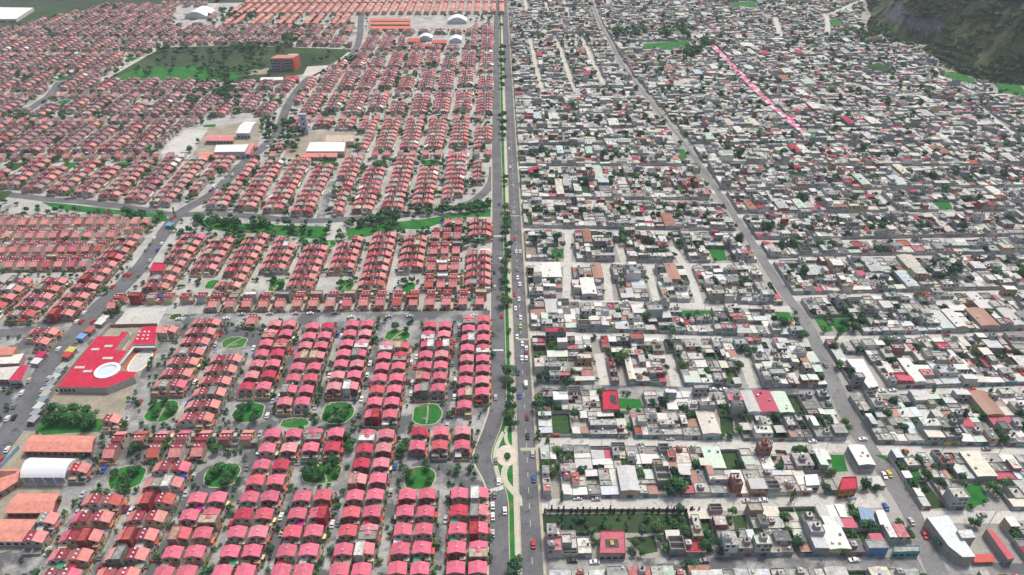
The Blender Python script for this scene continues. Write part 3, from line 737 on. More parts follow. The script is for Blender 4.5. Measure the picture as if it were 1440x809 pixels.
for (x, y, r) in ((704, 26, 4), (705, 40, 4), (706, 72, 5), (706.5, 82, 5.5), (706, 92, 5), (707, 103, 4), (708, 116, 4.5), (707, 125, 4), (707, 168, 4.5), (708, 178, 4), (707, 188, 4), (709, 196, 3.5), (710, 254, 3), (711, 262, 2.6), (711.5, 299, 4), (713, 306, 3), (712.5, 318, 4.6), (713, 326, 4), (711, 336, 4.2), (716, 350, 3.3), (715, 360, 3), (713, 368, 3),
                  (709, 377, 3.6), (709, 392, 4), (709.5, 404, 3.6), (711, 416, 3), (709, 431, 3.8), (714, 430, 3.4), (716, 468, 1.8), (716, 500, 1.5), (715, 531, 4.4), (717, 541, 3.6), (721, 557, 3), (718, 577, 3.8), (715, 585, 3), (719, 592, 3.4), (722, 603, 2.6), (714, 645, 1.6), (724, 806, 3.6), (729, 792, 2.2), (721, 815, 3)):
    tree(x, y, r, r*2.0, 'broad', 'on the avenue median')
for (x, y, r) in ((691, 759, 1.5), (690, 787, 1.5), (692, 502, 2), (692, 473, 1.5), (669, 648, 2), (667, 628, 1.6), (661, 664, 2.2), (690, 404, 1.6)): tree(x, y, r, r*2, 'broad', 'on pavement left of the avenue')
for (x, y, r) in ((758, 578, 3.8), (761, 590, 3), (757, 566, 3), (770, 657, 2.4), (764, 663, 2.5), (778, 669, 2.6), (785, 662, 2.2), (783, 535, 3), (770, 535, 3), (760, 536, 2.6), (798, 545, 3.6), (803, 530, 3)): tree(x, y, r, r*2, 'broad', 'among houses just right of the avenue')
for (x, y, h) in ((758, 620, 7), (770, 624, 5), (755, 617, 5)): tree(x, y, 1.2, h, 'cypress', 'beside the avenue corner')
for _ in range(34):
    x = R.uniform(768, 966); tree(x, R.uniform(727, 747) if x < 940 else R.uniform(730, 746), R.uniform(.8, 1.9), None, 'broad', 'in the long green plot', R.choice(GREEN))
for i in range(30):
    x = 766+i*9 if i < 24 else 966+(i-24)*3
    if R.random() < .82: tree(x+R.uniform(-2, 2), 722, .7, R.uniform(3, 5.5), 'cypress', 'along the edge of the long green plot', (.03, .035, .03))
PARK_TREES = {'in the lawn of dark trees': [(430, 664), (441, 656), (452, 668), (463, 660), (471, 652), (448, 674), (436, 672), (474, 668)], 'on the bushy loop lawn': [(462, 585), (474, 578), (485, 586), (478, 594), (468, 596), (490, 578)],
              'on the lawn nearest the white arched hall': [(163, 668), (175, 676), (188, 668), (182, 684), (195, 662), (172, 690)], 'on the lawn beside the salmon terraces': [(302, 668), (312, 662), (322, 674), (330, 664), (296, 676), (318, 684)],
              'on the grassy loop by the red school': [(222, 582), (236, 566), (218, 570), (243, 578)], 'on the middle loop lawn': [(342, 578), (352, 572), (362, 582), (338, 590), (358, 592)], 'by the red school yard': [(76, 580), (82, 593), (90, 584), (100, 595), (106, 582), (116, 594), (124, 584), (134, 594), (128, 600), (72, 596)],
              'in the green belt': [(284, 312), (296, 314), (310, 316), (322, 318), (334, 319), (370, 316), (380, 320), (405, 318), (412, 324), (530, 322), (538, 312), (546, 306), (552, 320), (558, 312), (544, 326), (526, 312), (180, 302), (190, 306), (200, 308), (228, 303), (604, 301), (616, 299), (628, 299), (640, 298), (650, 297), (660, 297), (670, 295), (680, 294)],
              'at the top lawn of the pink houses': [(515, 474), (524, 470), (528, 480), (510, 482), (498, 468), (570, 468), (556, 462)], 'round the small curved lawns': [(386, 396), (396, 404), (480, 402), (492, 398), (568, 400), (580, 396), (236, 376), (242, 380), (152, 410), (456, 341), (582, 352), (592, 340), (586, 362)],
              'by the old school roofs': [(370, 176), (376, 184), (372, 192), (400, 185), (408, 178), (415, 192), (410, 205), (420, 200), (378, 170), (500, 210), (212, 250), (384, 240)], 'at the cul-de-sac lawn': [(566, 635), (570, 628), (495, 628), (488, 618), (492, 634), (600, 660), (575, 668), (580, 676), (605, 676)],
              'at the corner of the sports court': [(170, 428), (168, 436)], 'between the houses near the boulevard': [(232, 632), (226, 640), (238, 622), (301, 625), (306, 636), (190, 632)]}
for w, l in PARK_TREES.items():
    for (x, y) in l:
        r = R.uniform(2.2, 3.3) if 'school yard' not in w and 'belt' not in w else R.uniform(3.2, 4.4)
        tree(x, y+2, r, r*1.9, 'broad', w, R.choice(((.045, .15, .045), (.036, .125, .05), (.055, .17, .05), (.042, .11, .045))))
for (x, y) in ((247, 305), (219, 290), (169, 440)): tree(x, y, 1.3, 8, 'cypress', 'beside the boulevard')
for (x, y, r) in ((952, 694, 4.6), (940, 696, 3.6), (873, 510, 3.8), (882, 504, 3.2), (868, 515, 3), (916, 574, 3.2), (945, 472, 2.8), (1100, 462, 4), (1092, 470, 3.4), (1128, 478, 3.2), (1124, 640, 3.2), (1290, 425, 3.6), (1297, 432, 3), (1060, 500, 2.5), (960, 520, 3), (1185, 462, 3.4), (1210, 460, 3.4), (1200, 466, 3), (1215, 745, 3), (1183, 778, 2.6), (1120, 768, 2.8), (968, 803, 3.4), (928, 806, 2.4),
                  (1000, 768, 3.2), (990, 775, 3), (1215, 545, 2.6), (1245, 490, 3.4), (1252, 498, 3), (1390, 690, 3), (1400, 700, 2.6), (1350, 705, 2.2), (875, 335, 4.2), (876, 345, 3.6), (1120, 340, 3), (1205, 378, 3.6), (1210, 385, 3), (925, 750, 3), (1400, 623, 3.4), (1405, 625, 2.8)):
    tree(x, y, r, r*2, 'broad', 'standing in a yard of the grey town')
for (x, y, h) in ((1122, 590, 8), (1175, 480, 7), (1310, 556, 7), (1390, 556, 6), (1410, 558, 6), (1112, 706, 9), (790, 705, 7), (1332, 620, 9), (1338, 622, 8), (1352, 535, 7)): tree(x, y, 1.1, h, 'cypress', 'slim and dark beside a grey town street')
# soccer ground, hill foot, schools far away
for (x, y) in [(858+R.uniform(0, 50), 46+R.uniform(0, 10)) for _ in range(22)]+[(925+R.uniform(0, 45), 42+R.uniform(0, 14)) for _ in range(18)]+[(955+R.uniform(0, 30), 72+R.uniform(0, 12)) for _ in range(14)]+[(985+R.uniform(0, 15), 58+R.uniform(0, 12)) for _ in range(8)]: tree(x, y, R.uniform(4, 6), R.uniform(9, 14), 'broad', 'round the far football pitch')
for (x, y) in [(1165+R.uniform(0, 85), 38+R.uniform(0, 28)) for _ in range(34)]: tree(x, y, R.uniform(4, 6), R.uniform(7, 11), 'broad', 'below the hill quarry')
for (x, y) in [(300+R.uniform(0, 60), 12+R.uniform(0, 18)) for _ in range(20)]+[(400+R.uniform(0, 25), 38+R.uniform(0, 28)) for _ in range(14)]+[(145+R.uniform(0, 30), 10+R.uniform(0, 6)) for _ in range(10)]+[(200+R.uniform(0, 160), 66+R.uniform(0, 14)) for _ in range(20)]: tree(x, y, R.uniform(3.5, 5), R.uniform(6, 9), 'broad', 'in the far estate')
for a, b, n in (((274, 308), (360, 318), 14), ((362, 316), (440, 328), 9), ((500, 318), (560, 304), 16), ((560, 300), (690, 288), 24), ((150, 298), (235, 306), 5)):
    for k in range(n):
        f = R.random(); tree(a[0]+(b[0]-a[0])*f, a[1]+(b[1]-a[1])*f+R.uniform(0, 5), R.uniform(2, 3.6), None, 'broad', 'along the green belt', R.choice(((.036, .11, .045), (.03, .09, .045), (.05, .14, .045))))
for (x0, x1, y0, y1, n) in ((365, 420, 168, 200, 16), (398, 425, 175, 215, 18), (285, 330, 118, 140, 26), (160, 300, 70, 112, 40), (300, 380, 66, 112, 40), (330, 400, 64, 76, 16), (440, 500, 74, 90, 10), (290, 345, 96, 112, 12), (400, 445, 40, 60, 16)):
    for k in range(n): tree(R.uniform(x0, x1), R.uniform(y0, y1), R.uniform(2.5, 4.5), None, 'broad', 'in the upper estate', R.choice(GREEN[:4]))
# trees scattered through the estate
GRID = {}
for s_ in near+farL:
    for i in (-1, 0, 1):
        for j in (-1, 0, 1): GRID.setdefault((int(s_['u']//12)+i, int(s_['v']//12)+j), []).append(s_)
for _ in range(11000):
    v = 150+1000*R.random()**1.1; w = 95+v*.78; u = R.uniform(-w, -8)
    if not inview(u, v, 40) or blocked(u, v, 1.0): continue
    if any(abs(s['u']-u) < 5.2 and abs(s['v']-v) < 4.9 for s in (near if v < 420 else ())): continue
    if v > 420 and any(abs(s_['u']-u) < 4.4 and abs(s_['v']-v) < 4 for s_ in GRID.get((int(u//12), int(v//12)), ())): continue
    if R.random() < .8: r = R.uniform(.8, 1.9) if v < 420 else R.uniform(1.5, 3.2); treeg(u, v, r, r*2.0, 'broad', 'between houses of the red-roofed estate')

# ================================================================== flat-roofed lots of the grey town
RC = [(.4, .4, .385)]*9+[(.3, .3, .29)]*5+[(.48, .475, .45)]*6+[(.7, .69, .65)]*3+[(.58, .56, .5)]*4+[(.18, .18, .18)]*2+[(.5, .07, .11), (.45, .13, .1), (.58, .22, .24)]
SH = [(.7, .695, .66)]*5+[(.58, .58, .56)]*2+[(.5, .51, .51)]*4+[(.64, .6, .52)]*2+[(.38, .2, .15), (.48, .06, .11), (.57, .65, .69), (.52, .62, .54)]
WC = [(.4, .395, .375)]*6+[(.31, .305, .295)]*3+[(.5, .48, .43)]*4+[(.64, .62, .58)]*3+[(.5, .33, .2), (.36, .14, .12), (.5, .45, .25)]
FC = [(.6, .57, .5)]*4+[(.3, .3, .29)]*4+[(.6, .3, .08), (.1, .4, .4), (.6, .5, .12), (.5, .08, .12), (.12, .25, .5), (.55, .2, .3), (.2, .45, .25), (.45, .25, .5)]
YC = [(.46, .44, .4)]*4+[(.36, .33, .28)]*3+[(.05, .13, .045)]*6+[(.46, .44, .4)]*2
JUNK = ((.7, .7, .7), (.7, .7, .7), (.06, .06, .06), (.3, .3, .3), (.35, .2, .14), (.1, .2, .45), (.5, .06, .1), (.6, .55, .4))

def lot(W, D, front, rnd, far=False, tiny=False):
    """a walled lot, origin at its centre: (blocks, yard parts, info); a block is (walls, [(sub-part name, mesh collector, material)])"""
    hw, hd = W/2-.12, D/2-.12; info = {'wins': [], 'block': None}; f = 1 if front == 'S' else -1
    wc = jit(rnd.choice(WC), .15, rnd); blocks = []; kind = 'house'
    t = rnd.random()
    if t < .06 and D > 9: kind = 'shed'
    elif t < .14: kind = 'yard'
    elif t < .21: kind = 'unfinished'
    nr = max(1, min(5, int(D/rnd.uniform(3.3, 4.8)))); cuts = [0]+sorted(rnd.uniform(.8, 1.2)*(i+1)*2*hd/nr for i in range(nr-1))+[2*hd]
    mainst = 1 if rnd.random() < .68 else 2 if rnd.random() < .9 else 3
    info['fl'] = mainst if kind == 'house' else 1; info['rc'] = None
    if kind == 'shed': cuts = [0, 2*hd]; nr = 1
    cells = []
    for r in range(nr):
        a, b = cuts[r], cuts[r+1]-(.04 if r < nr-1 else 0); y0, y1 = (-hd+a, -hd+b) if f > 0 else (hd-b, hd-a)
        if kind != 'shed' and rnd.random() < (.45 if r == 0 else .7) and W > 6:
            x = rnd.uniform(-.2, .2)*W; cells += [(-hw, x-.02, y0, y1, r), (x+.02, hw, y0, y1, r)]
        else: cells.append((-hw, hw, y0, y1, r))
    for n, (x0, x1, y0, y1, r) in enumerate(cells):
        if x1-x0 < 1.5 or y1-y0 < 1.5: continue
        p = rnd.random(); walls = MB(); subs = []; pb = (.88, .66, .6, .58, .58)[r]
        if kind == 'yard': pb = .28
        if kind == 'shed':
            h = rnd.uniform(3.4, 5.0); c = jit(rnd.choice(SH), .08, rnd); walls.box(x0, x1, y0, y1, 0, h, wc); r0 = rnd.uniform(.3, .8); s = MB(); e = .1; m_ = (x0+x1)/2
            for xa, za, xb, zb in ((x0-e, h+.05, m_, h+r0), (m_, h+r0, x1+e, h+.05)):
                q = [(xa, y0-e, za), (xb, y0-e, zb), (xb, y1+e, zb), (xa, y1+e, za)]; s.q(q, c); s.q([(x, y, z-.1) for x, y, z in q][::-1], c)
            for y, k in ((y0, 1), (y1, -1)): walls.q([(x0, y, h), (x1, y, h), (m_, y, h+r0-.1)][::k], wc)
            subs.append(('sheet_roof', s, 'sheet')); info['rc'] = info['rc'] or c; st = 1
            for _ in range(rnd.randrange(4)):
                v_ = MB(); x, y = rnd.uniform(x0+.5, x1-1.5), rnd.uniform(y0+.5, y1-1.5); v_.box(x, x+.9, y, y+.9, h, h+r0+.5, rnd.choice(JUNK)); subs.append(('roof_vent', v_, 'plastic'))
        elif kind == 'unfinished' and n == 0:
            h = rnd.choice((2.6, 5.3)); g_ = jit((.36, .35, .335), .1, rnd)
            if h > 3: walls.box(x0, x1, y0, y1, 0, 2.7, g_, jit((.4, .4, .38), .1, rnd))
            b0 = 2.703 if h > 3 else 0
            walls.rim(x0, x1, y0, y1, b0, h, .2, g_); m_ = (y0+y1)/2; walls.box(x0+.2, x1-.2, m_-.1, m_+.1, b0, h, g_)
            info['rc'] = info['rc'] or g_; st = 1
        elif p < pb:
            st = mainst if r == 0 else rnd.choice((1, 1, 1, 2, 2, 3)) if mainst > 1 else rnd.choice((1, 1, 1, 2)); h = st*2.6+rnd.uniform(-.15, .25); c = jit(rnd.choice(RC), .14, rnd)
            cw = wc if rnd.random() < .6 else jit(rnd.choice(WC), .15, rnd)
            walls.box(x0, x1, y0, y1, 0, h, cw); s = MB(); info['rc'] = info['rc'] or c
            if rnd.random() < .24:
                c = jit(rnd.choice(SH), .1, rnd); k = rnd.choice((0, .5)); e = .12; q = [(x0, y0-e, h+.1+k), (x1, y0-e, h+.1), (x1, y1+e, h+.1), (x0, y1+e, h+.1+k)]; s.q(q, c)
                s.q([(x0, y0-e, h), (x1, y0-e, h), (x1, y0-e, h+.1), (x0, y0-e, h+.1+k)], c); subs.append(('sheet_roof', s, 'sheet'))
            else:
                s.box(x0+.01, x1-.01, y0-.04, y1+.04, h+.002, h+.12, jit((.4, .39, .37), .1, rnd), c); ju = MB()
                A = (x1-x0)*(y1-y0)
                for _ in range(int(A*(.05 if not far else .025)*rnd.random()*2+rnd.random()*.8)):
                    x, y = rnd.uniform(x0+.3, max(x0+.31, x1-1.6)), rnd.uniform(y0+.3, max(y0+.31, y1-1.6)); ju = MB(); ju.box(x, x+rnd.uniform(.35, 1.3), y, y+rnd.uniform(.35, 1.3), h+.122, h+rnd.uniform(.25, 1.2), rnd.choice(JUNK)); subs.append(('roof_box', ju, 'plastic'))
                subs.append(('roof', s, 'slab'))
                if not tiny and rnd.random() < .7: m_ = MB(); m_.rim(x0+.01, x1-.01, y0, y1, h+.123, h+rnd.uniform(.3, .85), .14, jit(cw, .1, rnd)); subs.append(('parapet', m_, 'wall'))
                if A > 22 and rnd.random() < .3 and x1-x0 > 3.6 and y1-y0 > 3.4:
                    m_ = MB(); rx, ry_ = rnd.uniform(x0+.3, x1-3.0), rnd.uniform(y0+.3, y1-2.9); m_.box(rx, rx+2.5, ry_, ry_+2.4, h+.123, h+2.4, jit(cw, .12, rnd), jit(rnd.choice(RC), .1, rnd)); subs.append(('rooftop_room', m_, 'slab'))
                    m_ = MB(); m_.cyl(rx+1.2, ry_+1.2, h+2.402, h+3.3, .5, rnd.choice(((.03, .03, .035), (.7, .7, .7))), 7, .5, .25); subs.append(('water_tank', m_, 'plastic'))
                elif rnd.random() < .3: m_ = MB(); m_.cyl(rnd.uniform(x0+.7, x1-.7), rnd.uniform(y0+.7, y1-.7), h+.123, h+1.15, .5, rnd.choice(((.03, .03, .035), (.7, .7, .7), (.7, .7, .7))), 7, .5, .25); subs.append(('water_tank', m_, 'plastic'))
        elif p < pb+.16:
            h = rnd.uniform(2.2, 2.8); c = jit(rnd.choice(SH), .1, rnd); s = MB(); q = [(x0, y0, h), (x1, y0, h+.2), (x1, y1, h+.2), (x0, y1, h)]; s.q(q, c); s.q([(x, y, z-.06) for x, y, z in q][::-1], c); st = 0
            for x in (x0+.1, x1-.2): walls.box(x, x+.1, y0+.1, y0+.2, 0, h-.07, (.3, .3, .3)); walls.box(x, x+.1, y1-.2, y1-.1, 0, h-.07, (.3, .3, .3))
            subs.append(('sheet_roof', s, 'sheet'))
        else:
            info['free'] = ((x0+x1)/2, (y0+y1)/2); continue
        if info['block'] is None and st: info['block'] = (x0, x1, y0, y1, st*2.6)
        blocks.append((walls, subs, st))
        for k in range(st):
            x = x0+.8
            while x < x1-.8:
                if rnd.random() < .7: info['wins'].append((x+.3, y0, k*2.6+1.0, len(blocks)-1))
                x += rnd.uniform(2.0, 3.2)
    yard = []
    h = rnd.uniform(1.8, 2.4); m_ = MB(); m_.rim(-W/2+.02, W/2-.02, -D/2+.02, D/2-.02, 0, h, .09, jit(rnd.choice(WC[:12]), .15, rnd)); yard.append(('yard_wall', m_, 'wall'))
    m_ = MB(); ycol = rnd.choice(YC) if kind != 'yard' else rnd.choice(((.05, .12, .04), (.3, .27, .22), (.05, .1, .04)))
    m_.box(-W/2+.12, W/2-.12, -D/2+.12, D/2-.12, 0, .09, jit(ycol, .15, rnd)); yard.append(('yard_floor', m_, 'slab'))
    info['kind'] = kind; info['rc'] = info['rc'] or (.4, .4, .4)
    return blocks, yard, info

def at_u(poly, u):
    if u <= poly[0][0]: return poly[0][1]
    for a, b in zip(poly, poly[1:]):
        if u <= b[0]: return a[1]+(b[1]-a[1])*(u-a[0])/(b[0]-a[0] or 1)
    return poly[-1][1]
SA = [pxpoly(*s) for s in S]; SB = [pxpoly(*s) for s in S2]
dgv = sorted(DG, key=lambda p: p[1])
def dgu(v):
    for a, b in zip(dgv, dgv[1:]):
        if a[1] <= v <= b[1]: return a[0]+(b[0]-a[0])*(v-a[1])/(b[1]-a[1] or 1)
    return dgv[-1][0] if v > dgv[-1][1] else dgv[0][0]
LOTS = []
rl = random.Random(11)
def fill(lo, hi, ua, ub, sect, i, g0=3.7, g1=3.7, wr=(5.6, 9.6)):
    """two rows of lots back to back between street curves lo(u) and hi(u)"""
    for rowk in (0, 1):
        u = ua(lo(0) if callable(lo) else 0) if callable(ua) else ua; n = 0
        u_end = ub
        while u < u_end-5:
            W = rl.uniform(*wr)
            if rl.random() < .07: W *= 1.5
            W = min(W, u_end-u); uc = u+W/2; a, b = lo(uc)+g0, hi(uc)-g1; mid = (a+b)/2
            if b-a < 14: v0, v1 = (a, b) if rowk == 0 else (1, 0)
            else: v0, v1 = (a, mid) if rowk == 0 else (mid, b)
            if v1-v0 > 5: LOTS.append(dict(u=uc, v=(v0+v1)/2, W=W-.04, D=v1-v0-.04, front='S' if rowk == 0 else 'N', sect=sect, i=i if rowk == 0 else i+1, side='upper' if rowk == 0 else 'lower'))
            u += W
for i in range(-1, len(SA)):
    lo = (lambda u, i=i: at_u(SA[i], u)) if i >= 0 else (lambda u: at_u(SA[0], u)-46); hi = (lambda u, i=i: at_u(SA[i+1], u)) if i+1 < len(SA) else (lambda u: at_u(SA[-1], u)+42)
    m_ = hi(90); fill(lo, hi, 18, dgu(m_-15)-5.2, 'A', i)
for i in range(-1, len(SB)):
    lo = (lambda u, i=i: at_u(SB[i], u)) if i >= 0 else (lambda u: at_u(SB[0], u)-40); hi = (lambda u, i=i: at_u(SB[i+1], u)) if i+1 < len(SB) else (lambda u: at_u(SB[-1], u)+44)
    m_ = hi(250); fill(lo, hi, dgu(m_-15)+5.2, 480, 'B', i)
v = 609
while v < 1340:
    d = rl.uniform(36, 46)
    ribbon('street', [(17, v), (dgu(v)-3, v)], 2.1, 'lane', .05); ribbon('street', [(dgu(v)+3, v), (min(980, 330+v*.75), v)], 2.1, 'lane', .052)
    fill(lambda u, v=v: v, lambda u, v=v, d=d: v+d, 18, dgu(v+20)-4.5, 'A', 50, 2.3, 2.3, (6.5, 11)); fill(lambda u, v=v: v, lambda u, v=v, d=d: v+d, dgu(v+20)+4.5, 980, 'B', 50, 2.3, 2.3, (6.5, 11)); v += d

# ---- the hill: foot line, height function
FOOT = pxpoly((1212, -30), (1220, 2), (1224, 20), (1216, 40), (1236, 53), (1262, 61), (1292, 66), (1322, 90), (1352, 108), (1400, 117), (1445, 122), (1500, 140), (1560, 175))
FR = FOOT+[(1500, 500), (1700, 1700), (FOOT[0][0], 1700)]
def seg_d(x, y, pts):
    r = 1e9
    for a, b in zip(pts, pts[1:]):
        dx, dy = b[0]-a[0], b[1]-a[1]; t = max(0, min(1, ((x-a[0])*dx+(y-a[1])*dy)/(dx*dx+dy*dy or 1))); r = min(r, hypot(x-a[0]-t*dx, y-a[1]-t*dy))
    return r
def on_hill(u, v): return inpoly(u, v, FR)

# ================================================================== landmarks (each keeps its ground free of lots)
KEEPR = [((845, 548), (874, 547), (874, 580), (845, 580)), ((840, 743), (882, 742), (884, 783), (838, 784)), ((1296, 726), (1345, 720), (1405, 786), (1398, 797), (1345, 797)), ((1383, 738), (1400, 740), (1432, 790), (1412, 792)), ((1178, 664), (1210, 664), (1212, 698), (1178, 698)),
         ((1198, 705), (1255, 712), (1258, 742), (1210, 742)), ((1252, 766), (1298, 764), (1298, 784), (1250, 784)), ((1188, 500), (1215, 500), (1240, 545), (1222, 552)), ((1131, 665), (1154, 665), (1154, 686), (1131, 686))]
for t_ in TREES:
    if t_[5] in ('standing in a yard of the grey town', 'among houses just right of the avenue', 'beside the avenue corner', 'slim and dark beside a grey town street'): keep_poly(ell(t_[0], t_[1], min(1.9, t_[2]*.6), min(1.9, t_[2]*.6), 8))
KR = [pxpoly(*q) for q in KEEPR]
for q in KR: keep_poly(q)
keepers = []
for L in LOTS:
    u, v, W, D = L['u'], L['v'], L['W'], L['D']
    if not inview(u, v, 120) or on_hill(u, v) or seg_d(u, v, FOOT) < 12: continue
    def free(u, v, W, D): return not any(blocked(u+x*W*.44, v+y*D*.42, .15) for x, y in ((0, 0), (-1, -1), (1, -1), (1, 1), (-1, 1), (0, -1), (0, 1)))
    fs = 1 if L['front'] == 'N' else -1
    for kw, kd, ou, ov in ((1, 1, 0, 0), (.62, 1, -.19, 0), (.62, 1, .19, 0), (1, .62, 0, .19*fs), (1, .62, 0, -.19*fs), (.55, .55, .22, .22), (.55, .55, -.22, .22), (.55, .55, .22, -.22), (.55, .55, -.22, -.22)):
        if W*kw > 3.4 and D*kd > 4 and free(u+ou*W, v+ov*D, W*kw, D*kd):
            L['u'], L['v'], L['W'], L['D'] = u+ou*W, v+ov*D, W*kw, D*kd; break
    else: continue
    L['in'] = inview(u, v, -3); keepers.append(L)
occ = {}
def occ_add(L):
    for i in range(int((L['u']-L['W']/2)//4), int((L['u']+L['W']/2)//4)+1):
        for j in range(int((L['v']-L['D']/2)//4), int((L['v']+L['D']/2)//4)+1): occ.setdefault((i, j), []).append(L)
def hits(u, v, W, D):
    for i in range(int((u-W/2)//4), int((u+W/2)//4)+1):
        for j in range(int((v-D/2)//4), int((v+D/2)//4)+1):
            for L in occ.get((i, j), ()):
                if abs(L['u']-u) < (L['W']+W)/2 and abs(L['v']-v) < (L['D']+D)/2: return True
    return False
for L in keepers: occ_add(L)
for _ in range(16000):
    v = 150+520*rl.random()**1.3; u = rl.uniform(17, 60+v*.8)
    W, D = rl.uniform(4, 8), rl.uniform(4.5, 9)
    if on_hill(u, v) or not inview(u, v, 60) or hits(u, v, W+.1, D+.1): continue
    if any(blocked(u+x*W*.5, v+y*D*.5, .3) for x, y in ((0, 0), (-1, -1), (1, -1), (1, 1), (-1, 1))): continue
    L = dict(u=u, v=v, W=W, D=D, front='S', sect='I', i=0, side='in', **{'in': inview(u, v, -3)}); keepers.append(L); occ_add(L)
for _ in range(11000):
    v = 150+900*rl.random()**1.2; u = rl.uniform(17, 60+v*.8); r = rl.uniform(.9, 2.7)
    if on_hill(u, v) or not inview(u, v, 60) or hits(u, v, 1.2, 1.2) or blocked(u, v, .6): continue
    treeg(u, v, r, r*rl.choice((1.8, 2.2, 2.6)), 'broad', 'beside walls of the grey town', rl.choice(GREEN))
keepers.sort(key=lambda L: L['v']+abs(L['u'])*.2)
ind = [L for L in keepers if L['in']][:300]; ids = set(id(L) for L in ind)
print('lots', len(keepers))
gr = {}
for L in ind: gr.setdefault((L['sect'], L['i'], L['side']), []).append(L)
for ls in gr.values():
    for n, L in enumerate(sorted(ls, key=lambda L: L['u'] if L['sect'] != 'I' else L['v'])): L['n'] = n+1
def cname(c):
    r, g_, b = c
    if r > .38 and g_ < .24: return 'red'
    m_ = (r+g_+b)/3
    return 'white' if m_ > .58 else 'cream' if r-b > .06 and m_ > .42 else 'pale grey' if m_ > .41 else 'dark grey' if m_ < .25 else 'grey'
rt = random.Random(5)
fr = MB(); ff = MB()
for L in keepers:
    far = id(L) not in ids
    blocks, yard, info = lot(L['W'], L['D'], L['front'], rt, far, far and L['v'] > 560)
    if 'free' in info and rt.random() < (.85 if not far else .85):
        q = info.get('free', (0, L['D']*.3)); r = rt.uniform(1.4, 2.9) if not far else rt.uniform(1.9, 3.8)
        treeg(L['u']+q[0], L['v']+q[1], r, r*rt.choice((1.7, 2.0, 2.3, 2.8)), 'broad', 'in a back yard of the grey town', rt.choice(GREEN[:4]))
    if far:
        for w_, subs, st in blocks:
            fr.add(w_, L['u'], L['v'])
            for nm, mb, m_ in subs: fr.add(mb, L['u'], L['v'])
        for nm, mb, m_ in yard: fr.add(mb, L['u'], L['v'])
        if L['v'] < 560:
            for (x, y, z, k) in info['wins']: fr.box(L['u']+x-.5, L['u']+x+.5, L['v']+y-.05, L['v']+y-.005, z, z+1.2, (.04, .04, .05))
        continue
    st = {1: 'one-storey', 2: 'two-storey', 3: 'three-storey'}[info['fl']]; kd = info['kind']; c = cname(info['rc'])
    look = {'house': f"{c}-roofed {st} house" if ' ' not in c else f"{c} {st} house", 'shed': f"{c.replace(' ', '-')} sheet-roofed shed", 'yard': 'half-empty walled yard', 'unfinished': 'roofless grey shell'}[kd]
    wh = 'lot from avenue' if L['sect'] == 'A' else 'lot past asphalt street'
    sd = {'upper': 'above', 'lower': 'below', 'in': 'in'}[L['side']]
    lab = f"{look}, {nth(L['n'])} {wh}, {sd} {nth(L['i']+1)} cross street up"
    if L['i'] < 0: lab = f"{look}, {nth(L['n'])} {wh}, bottommost row of the picture"
    if L['i'] >= 50: lab = f"{look}, {nth(L['n'])} {wh}, {sd} a farther block"
    if L['sect'] == 'I': lab = f"small {look}, {nth(L['n'])} counting up among infill houses of the grey town"
    t = thing('walled_house' if kd != 'shed' else 'sheet_roofed_shed', lab, 'house' if kd != 'shed' else 'shed', (L['u'], L['v'], 0), 0, 'concrete houses of the grey town' if kd != 'shed' else 'sheet roofed sheds of the grey town')
    bo = []
    for w_, subs, st in blocks:
        o = w_.build('room_block' if st else 'roof_posts', 'wall', t) if w_.f else t
        bo.append(o)
        for nm, mb, m_ in subs: mb.build(nm, m_, o)
    for nm, mb, m_ in yard: mb.build(nm, m_, t)
    for (x, y, z, k) in info['wins'][:8]: put('window', WIN[('y', -1)], bo[k], loc=(x, y, z))
    b = info['block']
    if b and rt.random() < .5:
        f = MB(); y = b[2]-.11 if L['front'] == 'S' else b[3]+.045; f.box(b[0]+.05, b[1]-.05, y, y+.06, .1, min(b[4]-.15, rt.choice((1.2, 2.6, 5.3))), jit(rt.choice(FC), .1, rt)); f.build('painted_facade', 'wall', t)
    gx = rt.uniform(-.25, .25)*L['W']; gy = -L['D']/2-.06 if L['front'] == 'S' else L['D']/2+.06; gm = MB(); gm.box(gx-1.3, gx+1.3, gy-.04, gy+.04, .05, 2.1, jit(rt.choice(((.1, .1, .11), (.4, .4, .4), (.25, .08, .05), (.06, .2, .25), (.5, .5, .5))), .1, rt)); gm.build('gate', 'dark', t)
tag(fr.build('walled_houses', 'slab'), 'mass of grey flat-roofed houses receding across the far town', None, None, 'stuff')

